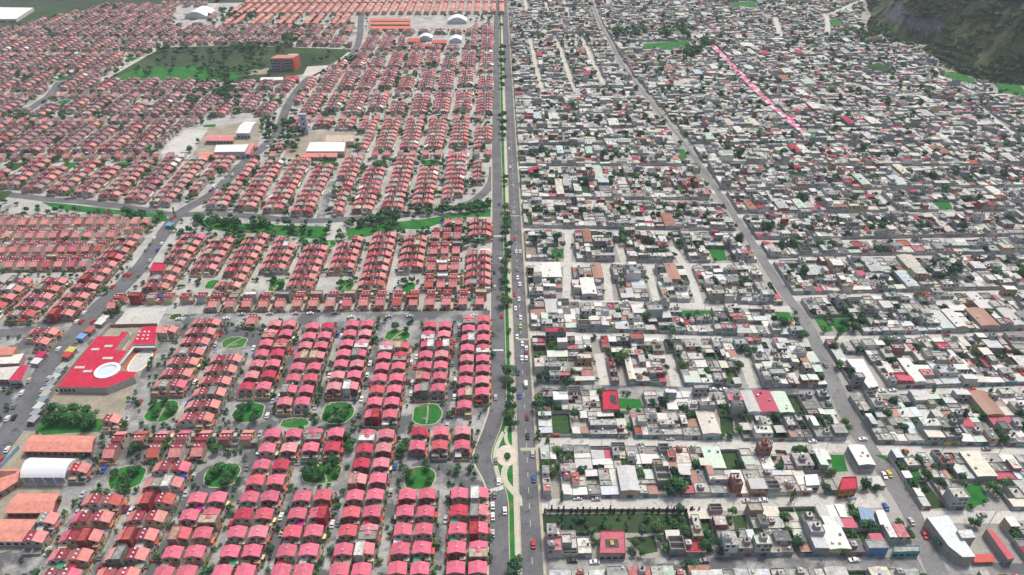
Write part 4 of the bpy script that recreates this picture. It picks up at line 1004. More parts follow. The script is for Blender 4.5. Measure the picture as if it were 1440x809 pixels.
# ---- red school with the round court
def roofpoly(pts, z): return [U(x, y, z) for x, y in pts]
t = thing('school_building', 'sprawling bright red flat-roofed school with a white ring court', 'school', (0, 0, 0))
sp = roofpoly([(81, 544), (137, 473), (167, 473), (171, 467), (181, 467), (161.5, 492.5), (178, 493.5), (201, 459.5), (222, 459), (218, 484), (187, 484.5), (167, 510), (168, 522), (192.5, 523), (188.5, 530), (150, 545)], 4.6)
w = MB(); w.prism([(x*1, y) for x, y in sp], 0, 4.2, (.5, .45, .4), cap=False); w.build('walls', 'wall', t)
r = MB(); r.prism(sp, 4.22, 4.6, (.6, .55, .55), (.55, .022, .065))
ro = r.build('roof', 'roof', t)
c = U(151, 521, 5); mb = MB(); n = 28
for k in range(n):
    a0, a1 = 2*pi*k/n, 2*pi*(k+1)/n
    for ra, rb, z in ((6.6, 4.7, 5.2),):
        mb.q([(c[0]+ra*cos(a0), c[1]+ra*sin(a0), z), (c[0]+ra*cos(a1), c[1]+ra*sin(a1), z), (c[0]+rb*cos(a1), c[1]+rb*sin(a1), z), (c[0]+rb*cos(a0), c[1]+rb*sin(a0), z)], (.72, .74, .76))
        mb.q([(c[0]+ra*cos(a1), c[1]+ra*sin(a1), z), (c[0]+ra*cos(a0), c[1]+ra*sin(a0), z), (c[0]+ra*cos(a0), c[1]+ra*sin(a0), 4.6), (c[0]+ra*cos(a1), c[1]+ra*sin(a1), 4.6)], (.72, .74, .76))
        mb.q([(c[0]+rb*cos(a0), c[1]+rb*sin(a0), z), (c[0]+rb*cos(a1), c[1]+rb*sin(a1), z), (c[0]+rb*cos(a1), c[1]+rb*sin(a1), 4.62), (c[0]+rb*cos(a0), c[1]+rb*sin(a0), 4.62)], (.6, .66, .7))
mb.build('ring_canopy', 'plastic', t)
mb = MB(); mb.cyl(c[0], c[1], 4.605, 4.63, 4.72, (.55, .64, .68), 24); mb.build('round_court', 'plastic', t)
for (x, y, wd) in ((134, 491.5, 4.8), (152.5, 487, 4.8), (151.5, 504, 6.2), (112, 517, 5.8), (123, 522.5, 5.0)):
    q = U(x, y, 4.8); mb = MB(); mb.box(q[0]-wd/2*.9, q[0]+wd/2*.9, q[1]-.9, q[1]+.9, 4.6, 4.95, (.7, .68, .64), (.62, .6, .55)); mb.build('skylight', 'wall', t)
mb = MB()
for (a, b) in (((196.5, 467), (193, 477)), ((203.5, 467), (200.5, 477)), ((209.5, 467), (207, 477))):
    for k in range(3):
        q = U(a[0]+(b[0]-a[0])*k/2, a[1]+(b[1]-a[1])*k/2, 4.8); mb.box(q[0]-.45, q[0]+.45, q[1]-.5, q[1]+.5, 4.6, 5.1, (.72, .72, .72))
mb.build('roof_vents', 'plastic', t)
mb = MB(); cp = [(187.5, 486.3), (218, 486.3), (218.5, 488.8), (189, 489), (170, 512), (166.5, 512)]; mb.prism(roofpoly(cp, 3.4), 3.2, 3.4, (.7, .7, .68)); mb.build('white_canopy', 'wall', t)
q = roofpoly([(220.5, 459), (237.5, 459.7), (234, 468.5), (218.5, 467.7)], 5.4); mb = MB(); mb.prism(q, 0, 5.4, (.45, .38, .33), SALM); mb.build('salmon_block', 'roof', t)
wn = MB(); a = U(86, 545.5); b = U(148, 546.5)
for k in range(11):
    x = a[0]+(b[0]-a[0])*k/11+.4; mb = MB(); mb.box(x, x+1.3, sp[0][1]-.35, sp[0][1]-.28, 1.2, 3.0, (.05, .06, .07)); mb.build('window', 'glass', t)
sheet('running_track', pxpoly((173, 517), (188, 491), (220, 493), (219, 500), (205, 519), (178, 522)), 'court', .1, keep=False)
tr0 = U(197.5, 508)
tk = MB(); e = ell(tr0[0], tr0[1], 5.4, 9.6, 30, .75); e2 = ell(tr0[0], tr0[1], 4.7, 8.8, 30, .75)
for k in range(30):
    j = (k+1) % 30; tk.q([(*e2[k], .125), (*e[k], .125), (*e[j], .125), (*e2[j], .125)], ONE)
tag(tk.build('track_line', 'white'), None, None, None, 'structure'); sheet('court_floor', e2, 'dirtroad', .13, keep=False)
sheet('playground', pxpoly((163, 492), (178, 468), (184, 468), (182, 480), (174, 492.5)), 'plazapave', .1, keep=False)
def wallthing(name, pts, h, col, label, cat='wall', z=0):
    mb = MB(); L_, R_ = ribbon_poly(pxpoly(*pts), .12); n = len(L_)
    mb.prism(R_+L_[::-1], 0, h, col); o = mb.build(name, 'wall'); tag(o, label, cat); return o
wallthing('boundary_wall', [(66, 566), (112, 508), (155, 460.5)], 2.4, (.45, .38, .32), 'long brown wall between the red school and the market stalls')
wallthing('boundary_wall', [(156, 460.5), (222, 459.0)], 2.2, (.36, .18, .15), 'brick red wall between the red school and the paved court')
wallthing('boundary_wall', [(768, 719.8), (976, 719.5)], 1.8, (.3, .25, .22), 'low brown wall edging the long green plot')
o = wallthing('boundary_wall', [(0, 660), (28, 631)], 2.2, (.25, .42, .6), 'blue and white painted wall beside the boulevard')
# ---- halls of the lower corner
def hall(pts, eave, ridge, rc, wc, label, name='school_hall', cols=0, trim=None):
    """gabled hall from the traced roof corners: front-left, front-right, back-right, back-left"""
    a, b, c_, d = roofpoly(pts, eave); t = thing(name, label, 'hall', (0, 0, 0)); e = .6
    def ins(p, q, f=.03): return (p[0]+(q[0]-p[0])*f, p[1]+(q[1]-p[1])*f)
    A, B, C_, D_ = ins(ins(a, b), d, .05), ins(ins(b, a), c_, .05), ins(ins(c_, d), b, .05), ins(ins(d, c_), a, .05)
    w = MB(); w.prism([A, B, C_, D_], 0, eave-.1, wc); m1 = ((A[0]+D_[0])/2, (A[1]+D_[1])/2); m2 = ((B[0]+C_[0])/2, (B[1]+C_[1])/2)
    w.q([(*D_, eave-.1), (*A, eave-.1), (*m1, ridge-.15)], wc); w.q([(*B, eave-.1), (*C_, eave-.1), (*m2, ridge-.15)], wc); w.build('walls', 'wall', t)
    r = MB(); m1 = ((a[0]+d[0])/2, (a[1]+d[1])/2); m2 = ((b[0]+c_[0])/2, (b[1]+c_[1])/2)
    for p in ([(*a, eave), (*b, eave), (*m2, ridge), (*m1, ridge)], [(*m1, ridge), (*m2, ridge), (*c_, eave), (*d, eave)]):
        r.q(p, rc); r.q([(x, y, z-.22) for x, y, z in p][::-1], (.2, .08, .07))
        for i in range(4): r.q([p[(i+1) % 4], p[i], (p[i][0], p[i][1], p[i][2]-.22), (p[(i+1) % 4][0], p[(i+1) % 4][1], p[(i+1) % 4][2]-.22)], trim or rc)
    r.build('roof', 'roof', t); n = int(hypot(b[0]-a[0], b[1]-a[1])/3.2)
    for k in range(n):
        f = (k+.5)/n; x, y = A[0]+(B[0]-A[0])*f, A[1]+(B[1]-A[1])*f; m = MB(); m.box(x-.9, x+.9, y-.1, y-.03, 1.0, min(2.4, eave-.8), ONE); m.build('window', 'glass', t)
    return t
hall([(30, 635), (129, 636), (134, 613.5), (45.5, 612)], 3.8, 4.9, (.68, .28, .22), (.4, .2, .2), 'long salmon-roofed school hall above the white arched roof')
hall([(5.5, 722), (74, 721.5), (84.5, 694), (26, 694)], 3.8, 5.0, (.68, .28, .22), (.33, .1, .1), 'salmon-roofed hall directly below the white arched roof')
hall([(-30, 762), (36, 762), (54, 730.5), (-12, 730)], 4.0, 5.2, (.68, .28, .22), (.6, .6, .6), 'salmon-roofed hall with white wall in the lower corner')
hall([(-22, 706), (25, 677), (31, 659.5), (-16, 660)], 3.8, 4.8, (.66, .27, .21), (.4, .3, .25), 'salmon-roofed hall beside the blue painted wall', trim=(.5, .2, .15))
# white arched roof on columns
a, b, c_, d = roofpoly([(27.5, 671), (91, 671), (110, 644.5), (45, 643)], 6)
t = thing('arched_sports_roof', 'white barrel-vaulted sports roof standing on white columns', 'sports roof', (0, 0, 0))
mb = MB(); n = 12; prof = []
for k in range(n+1):
    f = k/n; z = 5.6+3.0*sin(pi*f)**.8; prof.append(((a[0]+(d[0]-a[0])*f, a[1]+(d[1]-a[1])*f, z), (b[0]+(c_[0]-b[0])*f, b[1]+(c_[1]-b[1])*f, z)))
for (p, q), (p2, q2) in zip(prof, prof[1:]):
    mb.q([p, q, q2, p2], (.8, .8, .82)); mb.q([(x, y, z-.15) for x, y, z in (p2, q2, q, p)], (.45, .45, .47))
    for s0, s1 in ((p, p2), (q2, q)): mb.q([s0, s1, (s1[0], s1[1], s1[2]-.15), (s0[0], s0[1], s0[2]-.15)], (.7, .7, .72))
mb.build('vault', 'plastic', t)
for k in range(5):
    for p, q in ((a, b), (d, c_)):
        f = .03+.94*k/4; x, y = p[0]+(q[0]-p[0])*f, p[1]+(q[1]-p[1])*f; m = MB(); m.box(x-.2, x+.2, y-.2, y+.2, 0, 5.55, (.65, .65, .66)); m.build('column', 'wall', t)
sheet('sports_court', [(a[0]+.5, a[1]), (b[0]-.3, b[1]), (c_[0]-.3, c_[1]), (d[0]+.5, d[1])], 'dirtroad', .1, keep=False)

# ---- generic landmark block with a roof traced in the photograph
def block(pts, h, rc, wc, label, cat, name, rimc=None, win=0, roofm='slab', storeys=1, door=True):
    p = roofpoly(pts, h); t = thing(name, label, cat, (0, 0, 0)); w = MB(); w.prism(p, 0, h-.16, wc); w.build('walls', 'wall', t)
    r = MB(); r.prism(p, h-.157, h, wc, rc); r.build('roof', roofm, t)
    if rimc:
        m = MB(); cx = sum(x for x, y in p)/len(p); cy = sum(y for x, y in p)/len(p)
        for i in range(len(p)):
            p0, p1 = p[i], p[(i+1) % len(p)]; f = .18/max(2, hypot(p0[0]-cx, p0[1]-cy)); q0 = (p0[0]+(cx-p0[0])*f, p0[1]+(cy-p0[1])*f); q1 = (p1[0]+(cx-p1[0])*f, p1[1]+(cy-p1[1])*f); m.prism([p0, p1, q1, q0], h+.003, h+.5, rimc)
        m.build('parapet', 'wall', t)
    a, b = p[0], p[1]; L_ = hypot(b[0]-a[0], b[1]-a[1]); rot = math.atan2(b[1]-a[1], b[0]-a[0])
    for s_ in range(storeys):
        n = win
        for k in range(n):
            f = (k+.5)/n; m = MB(); m.box(-.55*L_/n*.6, .55*L_/n*.6, -.06, -.005, 0, 1.3, ONE); o = m.build('window', 'glass', t); o.location = (a[0]+(b[0]-a[0])*f, a[1]+(b[1]-a[1])*f, .9+s_*h/storeys*.98); o.rotation_euler = (0, 0, rot)
    return t
RED = (.5, .03, .07)
t = block([(848, 577), (872, 577), (868, 549.5), (847, 549.5)], 4.2, RED, (.38, .36, .34), 'red flat-roofed house with a dark courtyard near the avenue', 'house', 'courtyard_house', RED, 3, 'roof')
p = U(862, 561, 4.3); m = MB(); m.box(p[0]-1.6, p[0]+1.7, p[1]-4.2, p[1]+2.6, 4.2, 4.23, (.08, .08, .08)); m.build('courtyard', 'slab', t)
t = block([(843, 779), (880, 779), (878, 747), (845, 747)], 4.4, (.52, .14, .18), (.4, .37, .34), 'pink flat-roofed house with a square courtyard below the green plot', 'house', 'courtyard_house', (.42, .1, .13), 4, 'roof')
p = U(861, 764, 4.5); m = MB(); m.box(p[0]-2.9, p[0]+2.6, p[1]-2.2, p[1]+2.0, 4.4, 4.43, (.1, .1, .1)); m.box(p[0]-.9, p[0]+.6, p[1]-1.2, p[1]+1.0, 4.44, 5.1, (.5, .4, .12)); m.build('courtyard', 'slab', t)
t = block([(1304, 728), (1333, 725), (1344, 742), (1372, 783), (1353.5, 783.5), (1334, 768)], 6.2, (.62, .67, .68), (.4, .38, .33), 'long pale blue-grey roofed market hall on the street corner', 'market hall', 'market_hall', None, 0, 'sheet')
pw = roofpoly([(1304, 728), (1334, 768), (1353.5, 783.5)], 3)
for (x0, y0), (x1, y1) in zip(pw, pw[1:]):
    n = 5
    for k in range(n):
        f = (k+.5)/n; m = MB(); m.box(-1.5, 1.5, -.12, -.01, 0, 2.4, jit(R.choice(((.1, .1, .12), (.5, .4, .05), (.5, .1, .05), (.1, .1, .3), (.3, .3, .3))), .2)); o = m.build('shopfront', 'dark', t); o.location = (x0+(x1-x0)*f, y0+(y1-y0)*f, .3); o.rotation_euler = (0, 0, math.atan2(y1-y0, x1-x0))
block([(1353, 757), (1372, 756), (1366, 744.5), (1346, 746)], 7.6, (.72, .72, .7), (.42, .4, .38), 'white-roofed box house beside the market hall', 'house', 'box_house', None, 2)
t = block([(1417.5, 787), (1427, 785), (1397.5, 747.5), (1387, 744)], 4.4, (.5, .05, .09), (.36, .33, .3), 'long narrow red-roofed building beside the market hall', 'long building', 'long_building', None, 1, 'sheet')
for k in range(2):
    a, b = U(1365+k*1, 788+k*5), U(1394+k*1, 787+k*5)
    n = 4
    for j in range(n):
        f = (j+.5)/n; x, y = a[0]+(b[0]-a[0])*f, a[1]+(b[1]-a[1])*f; tt = thing('market_stall', f"red-canopied market stall, {nth(j+1)} in the {('upper', 'lower')[k]} row beside the market hall", 'market stall', (x, y, 0), 0, 'red market stalls by the market hall')
        m = MB(); m.q([(-1.1, -.9, 2.2), (1.1, -.9, 2.2), (1.1, .9, 2.6), (-1.1, .9, 2.6)], (.6, .08, .06)); m.q([(-1.1, -.9, 1.9), (1.1, -.9, 1.9), (1.1, -.9, 2.2), (-1.1, -.9, 2.2)], (.6, .12, .08)); m.build('canopy', 'sheet', tt)
        m = MB(); m.box(-1, 1, -.6, .5, 0, .9, (.4, .25, .15)); m.build('counter', 'wall', tt)
        for x_, y_ in ((-1.03, -.83), (1.03, -.83), (-1.03, .83), (1.03, .83)): m = MB(); m.cyl(x_, y_, 0, 2.2, .04, (.4, .4, .4), 5); m.build('post', 'dark', tt)
t = block([(1181, 690), (1206, 688), (1204, 671), (1184, 672)], 6.0, (.5, .04, .08), (.5, .22, .05), 'orange house with bright red upper roof on the street corner', 'house', 'orange_house', (.5, .06, .08), 3, 'roof', 2)
block([(1134, 683), (1153, 682), (1149, 667), (1131.5, 668)], 4.2, (.8, .8, .8), (.42, .4, .38), 'bright white sheet-roofed workshop among grey houses', 'workshop', 'workshop', None, 2, 'sheet')
block([(1238, 738), (1252.5, 738), (1243, 717.5), (1231, 718)], 4.0, (.78, .78, .78), (.4, .38, .36), 'narrow white-roofed shed beside the blue-sheeted yard', 'shed', 'narrow_shed', None, 1, 'sheet')
block([(1213, 738), (1232, 738), (1226, 716), (1206, 712)], 3.4, (.2, .3, .45), (.25, .4, .5), 'blue sheet-covered yard near the street corner', 'shed', 'blue_shed', None, 2, 'sheet')
block([(1256, 777), (1294, 776), (1293, 768), (1258, 769)], 3.6, (.42, .41, .39), (.12, .42, .42), 'grey-roofed house with teal street wall at the corner', 'house', 'teal_house', (.2, .45, .45), 4)
block([(1222, 546), (1236, 543), (1214, 505), (1190, 505)], 5.6, (.68, .7, .7), (.4, .38, .36), 'long white-roofed building along the big street crossing', 'long building', 'long_building', None, 3, 'sheet', 2)
# middle distance
block([(301, 214), (344, 213.5), (350, 203), (304, 204)], 7, (.78, .77, .74), (.5, .48, .45), 'white-roofed school building with salmon wings', 'school', 'school_building', None, 6, 'sheet')
for pts, lab in (([(277, 221), (310, 221), (312, 214), (281, 214.5)], 'salmon-roofed wing in front of the white-roofed school'), ([(338, 217), (351, 217), (359, 202), (345, 202)], 'salmon-roofed wing beside the white-roofed school'), ([(288, 198), (328, 198), (331, 190), (293, 190)], 'salmon-roofed classroom row behind the white-roofed school')):
    hall(pts, 4, 5, SALM, (.45, .35, .3), lab, 'classroom_wing')
hall([(331, 187.5), (351, 187.5), (361, 171.5), (344, 171.5)], 6, 8, (.8, .8, .8), (.6, .6, .6), 'white gabled sports hall above the salmon school wings', 'sports_hall')
block([(430, 213), (484, 213), (486, 200), (436, 200)], 6, (.8, .8, .78), (.5, .4, .35), 'white-roofed school hall near the lilac tower', 'school', 'school_building', None, 5, 'sheet')
hall([(424, 221), (474, 221), (476, 213.5), (428, 213.5)], 4, 5, SALM, (.45, .33, .28), 'salmon-roofed front wing near the lilac tower', 'classroom_wing')
block([(457, 200), (497, 199), (498, 190), (459, 190.5)], 6, (.62, .5, .4), (.6, .5, .42), 'cream-roofed school block behind the white-roofed hall', 'school', 'school_block', None, 4)
q = U(430, 188.5); t = thing('water_tower', 'tall slim lilac-grey tower rising beside the school', 'tower', (q[0], q[1], 0)); m = MB(); m.box(-3.2, 3.2, -2.2, 2.2, 0, 19.5, (.5, .5, .62)); m.build('shaft', 'wall', t); m = MB(); m.box(-3.5, 3.5, -2.5, 2.5, 19.51, 20.4, (.45, .45, .55)); m.build('cap', 'wall', t)
for z in (5, 10, 15): m = MB(); m.box(-.8, .8, -2.26, -2.205, z, z+2, ONE); m.build('window', 'glass', t)
# orange four-storey block
a, b = U(383, 100), U(414, 100); c_ = U(423, 95); t = thing('apartment_block', 'orange-edged grey apartment block standing in the upper field', 'apartment block', (0, 0, 0)); dx = (c_[0]-b[0], c_[1]-b[1]); d = (a[0]+dx[0], a[1]+dx[1])
m = MB(); m.prism([a, b, c_, d], 0, 14.5, (.36, .38, .42)); m.build('walls', 'wall', t); m = MB(); m.prism([a, b, c_, d], 14.503, 15.4, (.6, .14, .08), (.55, .25, .2)); m.build('roof', 'roof', t)
L_ = hypot(b[0]-a[0], b[1]-a[1]); ra = math.atan2(b[1]-a[1], b[0]-a[0])
for f in (.5, .97): m = MB(); m.box(-1.6, 1.6, -.3, -.01, 0, 15.6, (.6, .13, .07)); o = m.build('stair_tower', 'roof', t); o.location = (a[0]+(b[0]-a[0])*f, a[1]+(b[1]-a[1])*f, 0); o.rotation_euler = (0, 0, ra)
m = MB(); m.prism([(b[0]+.05, b[1]), (c_[0]+.05, c_[1]), (c_[0]+.5, c_[1]), (b[0]+.5, b[1])], 0, 14.4, (.6, .13, .07)); m.build('end_wall', 'roof', t)
for s_ in range(4):
    for k in range(10):
        f = (k+.5)/10
        if abs(f-.5) < .06: continue
        m = MB(); m.box(-L_*.035, L_*.035, -.1, -.01, 0, 1.9, ONE); o = m.build('window', 'glass', t); o.location = (a[0]+(b[0]-a[0])*f, a[1]+(b[1]-a[1])*f, 1+s_*3.5); o.rotation_euler = (0, 0, ra)
block([(365, 113), (399, 112.5), (398, 108.5), (367, 109)], 5, (.75, .77, .8), (.5, .5, .5), 'long white shed below the orange apartment block', 'shed', 'long_shed', None, 4, 'sheet')
block([(401, 112), (420, 111.5), (420, 107), (403, 107)], 5, (.5, .08, .1), (.4, .2, .2), 'red-roofed shed below the orange apartment block', 'shed', 'low_shed', None, 2, 'roof')
block([(402, 82), (417, 81), (420, 76), (406, 76)], 4, (.62, .6, .5), (.5, .48, .42), 'cream-roofed hut behind the orange apartment block', 'hut', 'field_hut', None, 2)
def dome(x0, x1, y0, y1, lab):
    a, b = U(x0, y1), U(x1, y1); w_ = b[0]-a[0]; dp = U(x0, y0)[1]-a[1]; t = thing('arched_hall', lab, 'hall', ((a[0]+b[0])/2, a[1]+dp*.3, 0)); m = MB(); n = 10; pr = [(-w_/2+w_*k/n, 4+w_*.2*sin(pi*k/n)) for k in range(n+1)]; dpp = max(14, dp*.55)
    for (x, z), (x2, z2) in zip(pr, pr[1:]): m.q([(x, 0, z), (x2, 0, z2), (x2, dpp, z2), (x, dpp, z)], (.8, .82, .83))
    m.build('vault', 'plastic', t); m = MB(); m.prism([(-w_/2+.2, .2), (w_/2-.2, .2), (w_/2-.2, dpp-.2), (-w_/2+.2, dpp-.2)], 0, 4, (.6, .6, .6), cap=False); m.q([(x, .2, z-.05) for x, z in [(-w_/2+.2, 4)]+pr[1:-1]+[(w_/2-.2, 4)]][::1], (.6, .6, .62)); m.build('walls', 'wall', t)
dome(252, 283, 16, 32, 'large white arched hall beside the far road'); dome(588, 607, 53, 61, 'white arched hall between salmon roofs near the top'); dome(632, 649, 55, 64, 'small white arched hall left of the avenue top'); dome(629, 656, 28, 37, 'pale arched hall highest along the avenue')
for pts, lab in (([(572, 59), (590, 59), (592, 53.5), (575, 53.5)], 'red-roofed hall left of the white arched hall'), ([(607, 61), (628, 61), (629, 56), (609, 56)], 'salmon-roofed hall between two white arched halls'), ([(583, 65), (612, 65), (612, 62.5), (586, 62.5)], 'low salmon-roofed row below the white arched hall')): hall(pts, 4, 5.2, (.55, .13, .1), (.4, .3, .3), lab, 'long_hall')
for k, y in enumerate((40.5, 34.5, 29.5)): hall([(519, y), (577, y), (578, y-3.6), (521, y-3.6)], 5, 6.5, (.64, .22, .15), (.42, .28, .22), f"{('lowest', 'middle', 'uppermost')[k]} of three long orange-roofed terraces", 'long_terrace')
# far long salmon terraces
m = MB(); rr = random.Random(9)
for k in range(-2, 36):
    for v0 in (1085, 1160, 1235):
        u = -20-k*13.5
        if u < -430 or v0 < 1090 and (u > -210 or k % 3 == 0): continue
        if not inview(u, v0+30, 60): continue
        for s_ in range(7):
            a_ = v0+s_*9; c1 = jit(rr.choice(((.64, .26, .2), (.6, .24, .22), (.55, .2, .18), (.66, .33, .27))), .22, rr);  sh = -(a_-v0)*.0; q = MB(); q.box(-3.6, 3.6, -4.4, 4.4, 0, 4.9, jit((.42, .3, .24), .1, rr)); q.add(gable_mesh(7.2, 8.6, 4.9, 6), tint=c1); m.add(q, u+sh, a_)
tag(m.build('salmon_terraces', 'roof'), 'far rows of long salmon-roofed terraces at the top of the estate', None, None, 'stuff')
block([(-30, 27), (22, 27), (47, 11), (-20, 10)], 5, (.82, .82, .82), (.6, .6, .6), 'large white greenhouse roof beside the dark field', 'greenhouse', 'greenhouse', None, 4, 'sheet')
# ---- shops along the boulevard (left edge)
for (pts, h, c, w_, lab) in (([(0, 500), (17, 499), (24, 488), (0, 488)], 5, (.62, .25, .18), (.5, .3, .2), 'salmon flat-roofed shop left of the boulevard'), ([(-2, 512), (26, 511), (34, 497), (0, 502)], 4, (.72, .72, .68), (.5, .3, .3), 'white-roofed shop left of the boulevard'), ([(11, 535), (30, 535), (40, 514), (30, 514)], 4.6, (.55, .03, .09), (.5, .5, .5), 'crimson-roofed shop left of the boulevard'), ([(-4, 534), (12, 534), (28, 515), (0, 517)], 4, (.6, .6, .55), (.4, .2, .2), 'pale-roofed shop behind the crimson one')):
    block(pts, h, c, w_, lab, 'shop', 'shop', None, 2, 'roof')
block([(673, 358), (689, 358), (690, 350), (675, 350)], 4, (.8, .8, .82), (.6, .6, .6), 'white-roofed shed at the end of the salmon row by the avenue', 'shed', 'white_shed', None, 2, 'sheet')
k_ = block([(210, 382), (229, 382), (234, 371), (216, 370)], 5.5, (.55, .02, .07), (.4, .35, .32), 'bright red flat-roofed house beside the boulevard', 'house', 'red_house', (.5, .1, .1), 3, 'roof')
# stalls along the school wall
SC = [(.4, .42, .42), (.3, .32, .35), (.55, .55, .53), (.25, .33, .38), (.45, .43, .38)]
def stall(x, y, w, d, h, col, lab, group, rot=0.):
    p = U(x, y); tt = thing('market_stall', lab, 'market stall', (p[0], p[1], 0), rot, group); m = MB(); pts = [(-w/2, -d/2, h), (w/2, -d/2, h), (w/2, d/2, h+.35), (-w/2, d/2, h+.35)]; m.q(pts, col); m.q([(a, b, c-.08) for a, b, c in pts][::-1], col)
    for i in range(4):
        q0, q1 = pts[i], pts[(i+1) % 4]; m.q([q1, q0, (q0[0], q0[1], q0[2]-.3), (q1[0], q1[1], q1[2]-.3)], col)
    m.build('canopy', 'sheet', tt); m = MB(); m.box(-w/2+.2, w/2-.2, -d/2+.2, d/2-.4, 0, h-.7, jit((.3, .28, .26), .3)); m.build('cabin', 'wall', tt)
    for x_, y_ in ((-w/2+.1, -d/2+.1), (w/2-.1, -d/2+.1)): m = MB(); m.cyl(x_, y_, 0, h-.02, .05, (.4, .4, .4), 5); m.build('post', 'dark', tt)
bx = [(45, 594), (48, 585), (52, 576), (57, 567), (61, 559), (66, 551), (70, 543), (75, 535), (79, 528), (84, 521)]
for i, (x, y) in enumerate(bx): stall(x+5, y, 4.2, 4.6, 2.6, jit(SC[i % 5], .1), f"grey sheet-roofed stall, {nth(i+1)} up along the school wall", 'stalls along the school wall', -.25)
for (x, y, c, lab) in ((97, 504, (.55, .06, .05), 'red-roofed stall halfway up the school wall'), (102, 497, (.6, .55, .15), 'yellow-roofed stall beside the red one at the school wall'), (117, 478, (.2, .35, .7), 'blue-roofed stall near the top of the school wall'), (128, 469, (.5, .12, .08), 'dark red stall near the paved court'), (143, 458, (.7, .68, .66), 'pale stall beside the paved court'), (148, 452, (.65, .65, .62), 'white stall topmost by the paved court'), (54, 513, (.7, .7, .72), 'white van-shaped stall across the boulevard'), (60, 504, (.55, .02, .1), 'crimson stall across the boulevard'), (240, 320, (.15, .35, .6), 'blue stall beside the boulevard crossing')):
    stall(x, y, 5, 4.5, 2.7, c, lab, 'coloured stalls of the boulevard', -.25)
# pink awnings of the far street market
pk = pxpoly((997, 62), (1040, 106), (1080, 147), (1135, 194)); cnt = 0; T = 0
for (a, b) in zip(pk, pk[1:]):
    L_ = hypot(b[0]-a[0], b[1]-a[1]); n = int(L_/5)
    for k in range(n):
        for s_ in (-1, 1):
            if R.random() < .22: continue
            f = (k+.5)/n; x, y = a[0]+(b[0]-a[0])*f+s_*1.9+R.uniform(-.3, .3), a[1]+(b[1]-a[1])*f; cnt += 1
            m = MB(); c = jit(R.choice(((.75, .06, .3), (.72, .1, .34), (.7, .3, .42), (.75, .55, .6), (.55, .03, .15), (.7, .68, .66), (.6, .15, .2))), .1); m.q([(-1.9, -2.4, 2.3), (1.9, -2.4, 2.3), (1.9, 0, 2.9), (-1.9, 0, 2.9)], c); m.q([(-1.9, 0, 2.9), (1.9, 0, 2.9), (1.9, 2.4, 2.3), (-1.9, 2.4, 2.3)], c)
            for q in (-2.4, 2.4): m.q([(-1.9, q, 2.3), (1.9, q, 2.3), (1.9, q, 1.9), (-1.9, q, 1.9)], c)
            for x_ in (-1.8, 1.8): m.box(x_-.05, x_+.05, -2.3, -2.2, 0, 2.3, (.4, .4, .4)); m.box(x_-.05, x_+.05, 2.2, 2.3, 0, 2.3, (.4, .4, .4))
            o = m.build('market_awning', 'sheet'); o.location = (x, y, .08); tag(o, 'pink tarpaulin awning in the long far street market', 'awning', 'pink awnings of the far street market')

# ================================================================== plant the trees
pl = []
for (u, v, r, h, kind, w, tint) in TREES:
    if inview(u, v, 100): pl.append((u, v, r, h, kind, w, tint))
pl.sort(key=lambda t: (not inview(t[0], t[1], -2), -(t[2]*t[3]*1.0)**.5/(t[1]+60) if t[1] else 0))
indT = pl[:300]; rest = pl[300:]
cnt = {}
indT.sort(key=lambda t: (t[1], t[0]))
SHADE = lambda c: 'dark green' if c[1] < .072 else 'bright green' if c[1] > .098 else 'green'
by_where = {}
for t_ in indT:
    (u, v, r, h, kind, w, tint) = t_
    cnt[w] = cnt.get(w, 0)+1
    size = 'small' if r < 1.8 else 'large' if r > 3.4 else 'leafy'
    if kind == 'cypress': lab = f"{nth(cnt[w])} slim dark cypress counting up, {w}"; nm, cat = 'cypress_tree', 'cypress'
    else: lab = f"{size} {SHADE(tint)} tree, {nth(cnt[w])} counting up, {w}"; nm, cat = 'leafy_tree', 'tree'
    t = thing(nm, lab, cat, (u, v, .05), R.uniform(0, 6.28), 'cypresses of the town' if kind == 'cypress' else 'leafy trees of the town')
    cm, tm = R.choice(CYP if kind == 'cypress' else BUSH if r < 1.4 else BROAD)
    b_r, b_h = (1.15, 8) if kind == 'cypress' else (1.5, 2.2) if r < 1.4 else (3.0, 6.0)
    t.scale = (r/b_r, r/b_r, h/b_h)
    put('crown', cm, t, tint); put('trunk', tm, t, (.12, .08, .055))
m = MB()
for (u, v, r, h, kind, w, tint) in rest:
    src = R.choice(LODC if kind == 'cypress' else LODB); b_r, b_h = (1.3, 8) if kind == 'cypress' else (3, 6); a = R.uniform(0, 6.28); ca, sa = cos(a), sin(a); i = len(m.v); k = r/b_r; kh = h/b_h
    m.v += [(u+(x*ca-y*sa)*k, v+(x*sa+y*ca)*k, z*kh) for x, y, z in src.v]; m.f += [tuple(i+j for j in f) for f in src.f]; m.c += [(c[0]*tint[0], c[1]*tint[1], c[2]*tint[2]) for c in src.c]
tag(m.build('far_trees', 'leaf'), 'trees scattered far across both halves of the town', None, None, 'stuff')
print('trees', len(indT), len(rest))

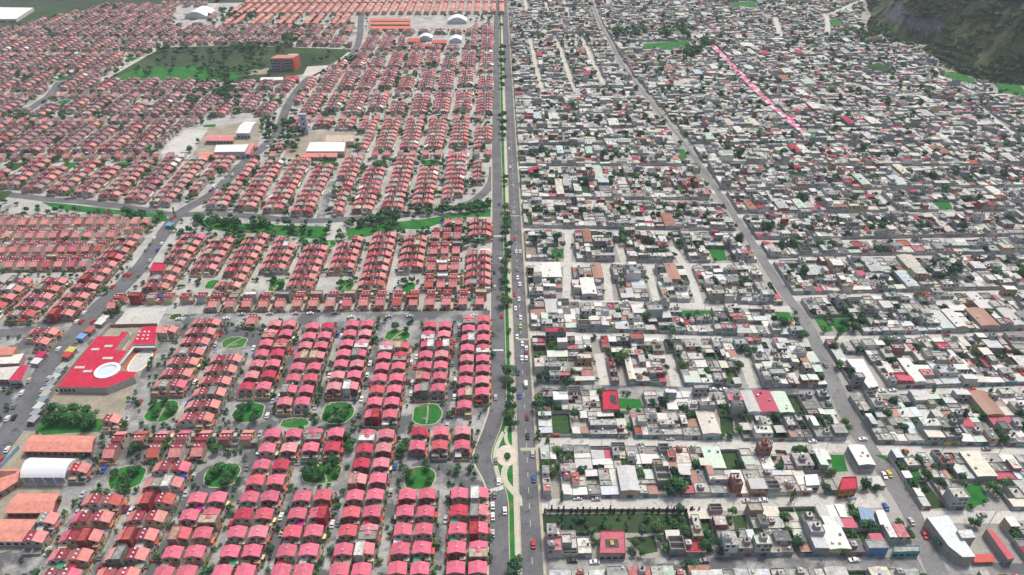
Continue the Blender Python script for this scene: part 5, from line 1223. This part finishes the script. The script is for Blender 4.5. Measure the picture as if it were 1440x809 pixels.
# ================================================================== cars
def car_parts(L_=4.2, W=1.75, H_=1.45, van=False):
    b = MB(); hw = W/2
    if not van: prof = [(-L_/2, .35), (L_/2, .35), (L_/2, .72), (L_/2-.25, .82), (.95, .92), (.35, H_-.06), (-.95, H_), (-1.5, 1.0), (-L_/2+.1, .95), (-L_/2, .7)]
    else: prof = [(-L_/2, .35), (L_/2, .35), (L_/2, 1.0), (L_/2-.35, 1.15), (L_/2-1.0, H_-.05), (-L_/2+.1, H_), (-L_/2, H_-.1)]
    n = len(prof); i = len(b.v)
    for s_ in (-1, 1):
        for y, z in prof: b.v.append((s_*hw*(1 if z < 1.0 else .86), y, z))
    for k in range(n): j = (k+1) % n; b.f.append((i+k, i+n+k, i+n+j, i+j)); b.c.append(ONE)
    b.f.append(tuple(i+k for k in range(n))); b.c.append(ONE); b.f.append(tuple(i+n+k for k in range(n))[::-1]); b.c.append(ONE)
    g_ = MB()
    if not van:
        g_.q([(-hw*.78, .99, .96), (hw*.78, .99, .96), (hw*.76, .42, H_-.08), (-hw*.76, .42, H_-.08)], ONE); g_.q([(hw*.78, -1.56, 1.0), (-hw*.78, -1.56, 1.0), (-hw*.76, -1.03, H_-.05), (hw*.76, -1.03, H_-.05)], ONE)
        for s_ in (-1, 1): g_.q([(s_*hw*.9, -1.3, 1.03), (s_*hw*.9, .75, 1.03), (s_*hw*.875, .3, H_-.12), (s_*hw*.875, -.95, H_-.1)][::s_], ONE)
    else:
        g_.q([(-hw*.8, L_/2-.37, 1.2), (hw*.8, L_/2-.37, 1.2), (hw*.78, L_/2-.93, H_-.1), (-hw*.78, L_/2-.93, H_-.1)], ONE)
        for s_ in (-1, 1): g_.q([(s_*hw*.885, -L_/2+1.2, 1.25), (s_*hw*.885, L_/2-.9, 1.25), (s_*hw*.872, L_/2-1.15, H_-.2), (s_*hw*.872, -L_/2+1.2, H_-.2)][::s_], ONE)
    wh = MB(); q = 10
    for s_ in (-1, 1):
        for k in range(q): a = 2*pi*k/q; wh.v.append((s_*.1, .32*cos(a), .32*sin(a)))
    for k in range(q): j = (k+1) % q; wh.f.append((k, j, q+j, q+k)); wh.c.append(ONE)
    wh.f.append(tuple(range(q))[::-1]); wh.c.append((6, 6, 6)); wh.f.append(tuple(range(q, 2*q))); wh.c.append((6, 6, 6))
    return b.mesh('body', 'carpaint'), g_.mesh('windows', 'glass'), wh.mesh('wheel', 'dark'), hw, L_
CARM, VANM = car_parts(), car_parts(5.2, 2.0, 2.2, True)
CC = {'white': (.75, .75, .75), 'silver': (.45, .46, .48), 'grey': (.18, .185, .2), 'black': (.02, .02, .022), 'red': (.5, .02, .03), 'blue': (.03, .08, .35), 'dark blue': (.02, .04, .12), 'maroon': (.2, .02, .05), 'green': (.35, .55, .05), 'yellow': (.65, .5, .04), 'beige': (.5, .43, .33)}
CARS = []
def car(u, v, rot, c, where, van=False): CARS.append((u, v, rot, c, where, van))
for (x, y, c, van) in ((701, 679, 'white', 0), (710, 720, 'white', 0), (693, 713, 'white', 0), (693, 728, 'white', 0), (695.5, 697, 'grey', 0), (705.5, 446, 'red', 0), (693, 752, 'silver', 0), (697, 560, 'silver', 0), (704, 366, 'white', 0), (696, 405, 'silver', 0), (695, 384, 'dark blue', 0), (702, 288, 'blue', 0), (697, 650, 'grey', 0)): 
    p = U(x, y); car(p[0], p[1], 0 if x > 697 else .05, c, 'on curving carriageway of the avenue', van)
for (x, y, c, van) in ((741, 588, 'maroon', 0), (742, 615, 'black', 0), (750.5, 675, 'blue', 0), (750, 767, 'red', 0), (739.5, 542, 'white', 1), (728.5, 525, 'dark blue', 0), (731, 558, 'blue', 0), (734, 505, 'white', 0), (740, 505, 'white', 0), (740, 498, 'maroon', 0), (740, 491, 'white', 0), (734.5, 485, 'white', 0), (727, 475, 'white', 0), (732, 460.5, 'green', 0), (732, 448, 'white', 0), (725, 435, 'white', 0), (730, 422, 'white', 0), (724, 415, 'red', 0), (731, 401, 'white', 0), (728, 392, 'white', 0), (727, 380, 'grey', 0), (726, 355, 'white', 0), (731.5, 355, 'white', 0), (724.5, 337, 'red', 0), (722, 300, 'silver', 0), (717.5, 236, 'white', 0), (721, 262, 'silver', 0), (749, 640, 'silver', 0), (716, 210, 'white', 0)):
    p = U(x, y); car(p[0], p[1], pi if x < 735 else 0, c, 'on straight carriageway of the avenue', van)
for (x, y, c) in ((812, 702, 'white'), (838, 703, 'silver'), (942, 618.5, 'white'), (781, 614, 'red'), (836, 792, 'white'), (1073, 704.5, 'white'), (805, 790, 'black'), (1142, 622, 'white'), (1197, 700.5, 'white'), (1213, 619, 'white'), (1271, 636, 'red'), (1386, 633, 'grey'), (880, 425.5, 'white'), (889, 425.5, 'white'), (1002, 549, 'white'), (1017, 549, 'white'), (1185, 417, 'white'), (1168, 418, 'red'), (900, 628, 'grey'), (1080, 622, 'white'), (1050, 706, 'silver'), (1350, 550, 'silver'), (1366, 549, 'red'), (1240, 551, 'white'), (1255, 550, 'white'), (1300, 474, 'silver'), (1330, 473, 'maroon'), (950, 478, 'white'), (820, 467, 'grey'), (1020, 433, 'silver'), (990, 790, 'grey'), (1200, 789, 'white'), (1090, 628, 'silver'), (1380, 726, 'grey'), (760, 421, 'white')):
    p = U(x, y); car(p[0], p[1], pi/2+R.uniform(-.05, .05), c, 'along a cross street of the grey town')
for (x, y, c) in ((1245, 714, 'blue'), (1300, 754, 'red'), (1243, 670, 'white'), (1193, 547, 'black'), (1250, 668, 'yellow'), (1216, 620, 'silver'), (1160, 515, 'grey'), (1281, 735, 'silver')):
    p = U(x, y); car(p[0], p[1], R.choice((0, pi))-.02, c, 'on the long asphalt street of the grey town')
cn = list(CC)
for i, (p, q) in enumerate(zip(Bv, Bv[1:])):
    if not 215 < p[1] < 640: continue
    dx, dy = q[0]-p[0], q[1]-p[1]; L_ = hypot(dx, dy); n = int(L_/6.2); rot = math.atan2(dy, dx)-pi/2; hw_b = 6.2 if p[1] < 400 else 5.2
    for k in range(n):
        f = (k+.5)/n
        for s_, pr in ((-1, .62), (1, .6), (-.35, .12), (.35, .12)):
            if p[1] > 420: pr *= .5
            if R.random() < pr: o = hw_b-1.2 if abs(s_) == 1 else hw_b*.9; car(p[0]+dx*f+dy/L_*o*s_, p[1]+dy*f-dx/L_*o*s_, rot, R.choice(['white']*5+['red']*4+['silver']*3+['grey', 'blue', 'black', 'maroon', 'beige']), 'along the wide boulevard', R.random() < .12)
for k in range(0, 9):
    for side in (-1, 1):
        v = 150+R.uniform(0, 9)
        while v < 330:
            u = SU(k)-11.55+side*1.25
            if R.random() < .42 and not any(abs(u-a) < b+1.5 and abs(v-b_) < d+1 for a, b_, b, d in LAWNS) and not blocked(u, v, 1): car(u, v, R.choice((0, pi)), R.choice(['white']*5+['silver']*3+['grey']*2+['red', 'blue', 'black', 'maroon', 'beige']), f'in {nth(k+1)} estate lane left of avenue')
            v += R.uniform(6, 17)
for u_ in range(-200, -12, 1):
    if R.random() < .07: car(u_, 343.6 if R.random() < .5 else 339.4, pi/2, R.choice(['white', 'silver', 'red', 'grey', 'white']), 'on the patched estate cross street')
ok = []
for c in CARS:
    if inview(c[0], c[1], 0) and not any(abs(c[0]-d[0]) < 1.9 and abs(c[1]-d[1]) < 4.4 for d in ok if abs(c[2]-pi/2) > .3) and not any(hypot(c[0]-d[0], c[1]-d[1]) < 4.4 and abs(abs(c[2])-pi/2) < .3 for d in ok): ok.append(c)
ok.sort(key=lambda c: c[1]+abs(c[0])*.1); CARS = ok[:300]; cnt = {}
for (u, v, rot, c, w, van) in CARS:
    key = (w, c, van); cnt[key] = cnt.get(key, 0)+1
    t = thing('parked_van' if van else 'car', f"{c} {'van' if van else 'car'} {w}, {nth(cnt[key])} {c} one up", 'van' if van else 'car', (u, v, .1 if 'estate' not in w else .075), rot, 'cars on the streets')
    b, gl, wh, hw, L_ = VANM if van else CARM
    put('body', b, t, CC[c]); put('windows', gl, t)
    for x in (-1, 1):
        for y in (-1, 1): put('wheel', wh, t, (.03, .03, .03), (x*(hw-.1), y*L_*.31, .32))
print('cars', len(CARS))

# ---- utility poles along the cross streets
pm = MB(); pm.cyl(0, 0, 0, 8.2, .13, ONE, 6, .09); pole_me = pm.mesh('pole', 'wall'); pm = MB(); pm.box(-.9, .9, -.05, .05, 7.5, 7.62, ONE, bottom=True); arm_me = pm.mesh('crossarm', 'wall')
np_ = 0
for poly in SA[:6]+SB[:6]:
    u = poly[0][0]+4
    while u < min(poly[-1][0], 330):
        v = at_u(poly, u)-3.15
        if inview(u, v, -5) and abs(u-dgu(v)) > 6.5 and np_ < 110:
            t = thing('utility_pole', 'slim grey utility pole with crossarm at a cross street kerb', 'pole', (u, v, 0), R.uniform(-.1, .1), 'utility poles of the grey town'); put('pole', pole_me, t, (.3, .28, .26)); put('crossarm', arm_me, t, (.15, .13, .12)); np_ += 1
        u += 27
# ================================================================== hill
def hn(x, y):
    s = 0; a = 1; f = .008
    for o in range(5): s += a*(sin(x*f*1.7+o*1.3+1.3*sin(y*f*1.1+o))*cos(y*f*1.5-o*2.1+1.1*sin(x*f*.9))); a *= .52; f *= 2.05
    return s
QP = pxpoly((1218, 40), (1236, 53), (1262, 61), (1284, 64))                      # foot of the quarry
mb = MB(); x0, x1, y0, y1, st = 300, 1500, 560, 2000, 8; nx = (x1-x0)//st; ny = (y1-y0)//st; idx = {}
for j in range(ny+1):
    for i in range(nx+1):
        x, y = x0+i*st, y0+j*st
        ins = on_hill(x, y); d = seg_d(x, y, FOOT)
        if not ins and d > st*1.5: continue
        q = d if ins else -d
        if q <= 0: z = -.8+q*.1
        else:
            dq = seg_d(x, y, QP); carve = 1 if dq < 75 else 0
            nat = .92*q*(1-math.exp(-q/20))+min(1, q/50)*13*hn(x, y)+min(1, q/25)*3*hn(x*4, y*4)
            nat = max(.2, min(nat, 330+.1*nat))
            if carve > 0:
                cut = 1.0+max(0, dq-24)*2.9+2.5*hn(x*6, y*6); nat = min(nat, cut)
            z = nat
        idx[i, j] = len(mb.v); mb.v.append((x+2.2*hn(y*3, x*5), y+2.2*hn(x*5, y*3), z))
for (i, j), a in idx.items():
    if (i+1, j) in idx and (i, j+1) in idx and (i+1, j+1) in idx: mb.f.append((a, idx[i+1, j], idx[i+1, j+1], idx[i, j+1])); mb.c.append(ONE)
m, nt, bs = mat('hill_scrub_ground', .95, .1)
col = mul(nt, (.045, .075, .036), (.17, .165, .085), 'MIX', ramp(nt, noise(nt, .045, 9, .8), [(.46, 0.0), (.62, 1.0)]))
col = mul(nt, col, ramp(nt, noise(nt, .25, 5, .8), [(.3, .5), (.7, 1.3)]))
ge = N(nt, 'ShaderNodeNewGeometry'); sx = N(nt, 'ShaderNodeSeparateXYZ'); nt.links.new(ge.outputs['Normal'], sx.inputs[0])
rock = mul(nt, (.11, .095, .115), (.26, .225, .25), 'MIX', ramp(nt, noise(nt, .09, 8, .75), [(.35, 0.0), (.65, 1.0)]))
col = mul(nt, col, rock, 'MIX', ramp(nt, sx.outputs['Z'], [(.5, 1.0), (.6, 0.0)]))
nt.links.new(col, bs.inputs['Base Color']); M['hill'] = m
hill = mb.build('hill', 'hill', None, True); tag(hill, 'dark scrub-covered hill with a purplish quarry face rising beyond the town', None, None, 'structure')
# scrub on the hill
hz = {}
bm_ = MB(); rr = random.Random(4)
from mathutils import Vector
VIS = []
for k_, a_ in idx.items():
    vx, vy, vz = mb.v[a_]
    if vz > .3 and vy < 1700:
        x, y = P(vx, vy, vz)
        if 1180 < x < 1600 and -60 < y < 160: VIS.append(k_)
for _ in range(15000):
    (i, j) = VIS[rr.randrange(len(VIS))]
    vx, vy, vz = mb.v[idx[i, j]]
    if (i+1, j) in idx and abs(mb.v[idx[i+1, j]][2]-vz) > 9 or (i, j+1) in idx and abs(mb.v[idx[i, j+1]][2]-vz) > 9: continue
    if hn(vx*1.6+50, vy*1.6) < rr.uniform(-.9, .35): continue
    r = rr.uniform(1.3, 3.4); src = LODB[rr.randrange(6)]; tint = jit(rr.choice(((.04, .085, .042), (.055, .1, .045), (.08, .12, .05), (.034, .07, .04))), .2, rr); i0 = len(bm_.v); k = r/3
    dx, dy = rr.uniform(-4, 4), rr.uniform(-4, 4)
    fs = src.f
    bm_.v += [(vx+dx+x*k, vy+dy+y*k, vz-.8+z*k*.75) for x, y, z in src.v]; bm_.f += [tuple(i0+q for q in f) for f in fs]; bm_.c += [(c[0]*tint[0], c[1]*tint[1], c[2]*tint[2]) for c in src.c]
tag(bm_.build('scrub', 'leaf'), 'dark scrub covering the slope of the hill', None, None, 'stuff')

# ================================================================== air
HAZE = .00008
hb = MB(); hb.box(-3000, 3000, -300, 3500, -1.2, 480, ONE, bottom=True)
hm = bpy.data.materials.new('haze_air'); hm.use_nodes = True; nt = hm.node_tree; nt.nodes.clear()
ou = N(nt, 'ShaderNodeOutputMaterial'); pv = N(nt, 'ShaderNodeVolumePrincipled'); pv.inputs['Color'].default_value = (.82, .88, .96, 1); pv.inputs['Density'].default_value = HAZE; pv.inputs['Anisotropy'].default_value = .1
nt.links.new(pv.outputs[0], ou.inputs['Volume']); M['haze'] = hm
if HAZE: tag(hb.build('haze', 'haze'), 'thin pale air over the whole town', None, None, 'stuff')

# ================================================================== light, sky, camera
EL, AZ = 64, 42                      # sun from ahead on the right side, softened by cloud
w = bpy.data.worlds.new('World'); sc.world = w; w.use_nodes = True; nt = w.node_tree
sk = N(nt, 'ShaderNodeTexSky', sky_type='NISHITA'); sk.sun_disc = False; sk.sun_elevation = radians(EL); sk.sun_rotation = radians(AZ); sk.air_density = 1.0; sk.dust_density = 4.0; sk.ozone_density = .6
bg = nt.nodes['Background']; nt.links.new(sk.outputs[0], bg.inputs['Color']); bg.inputs['Strength'].default_value = .095
sl = bpy.data.lights.new('sun', 'SUN'); sl.energy = 1.5; sl.angle = radians(12); sl.color = (1, .95, .8)
so = bpy.data.objects.new('sun', sl); COL.objects.link(so)
d = Vector((sin(radians(AZ))*cos(radians(EL)), cos(radians(AZ))*cos(radians(EL)), sin(radians(EL))))
so.rotation_euler = d.to_track_quat('Z', 'Y').to_euler(); so.location = (200, 0, 600)
cam = bpy.data.cameras.new('camera'); cam.sensor_width = 36; cam.lens = F/1440*36; cam.clip_start = 1; cam.clip_end = 20000
co = bpy.data.objects.new('camera', cam); COL.objects.link(co); co.location = (0, 0, H); co.rotation_euler = (pi/2-TH, 0, -math.atan(YAW)); sc.camera = co
vs = sc.view_settings; sc.display_settings.display_device = 'sRGB'; vs.view_transform = 'Standard'; vs.look = 'None'; vs.exposure = .78; vs.gamma = 1; vs.use_curve_mapping = False
sc.render.engine = 'CYCLES'; sc.cycles.max_bounces = 5; sc.cycles.diffuse_bounces = 3; sc.cycles.volume_bounces = 1; sc.cycles.use_denoising = True
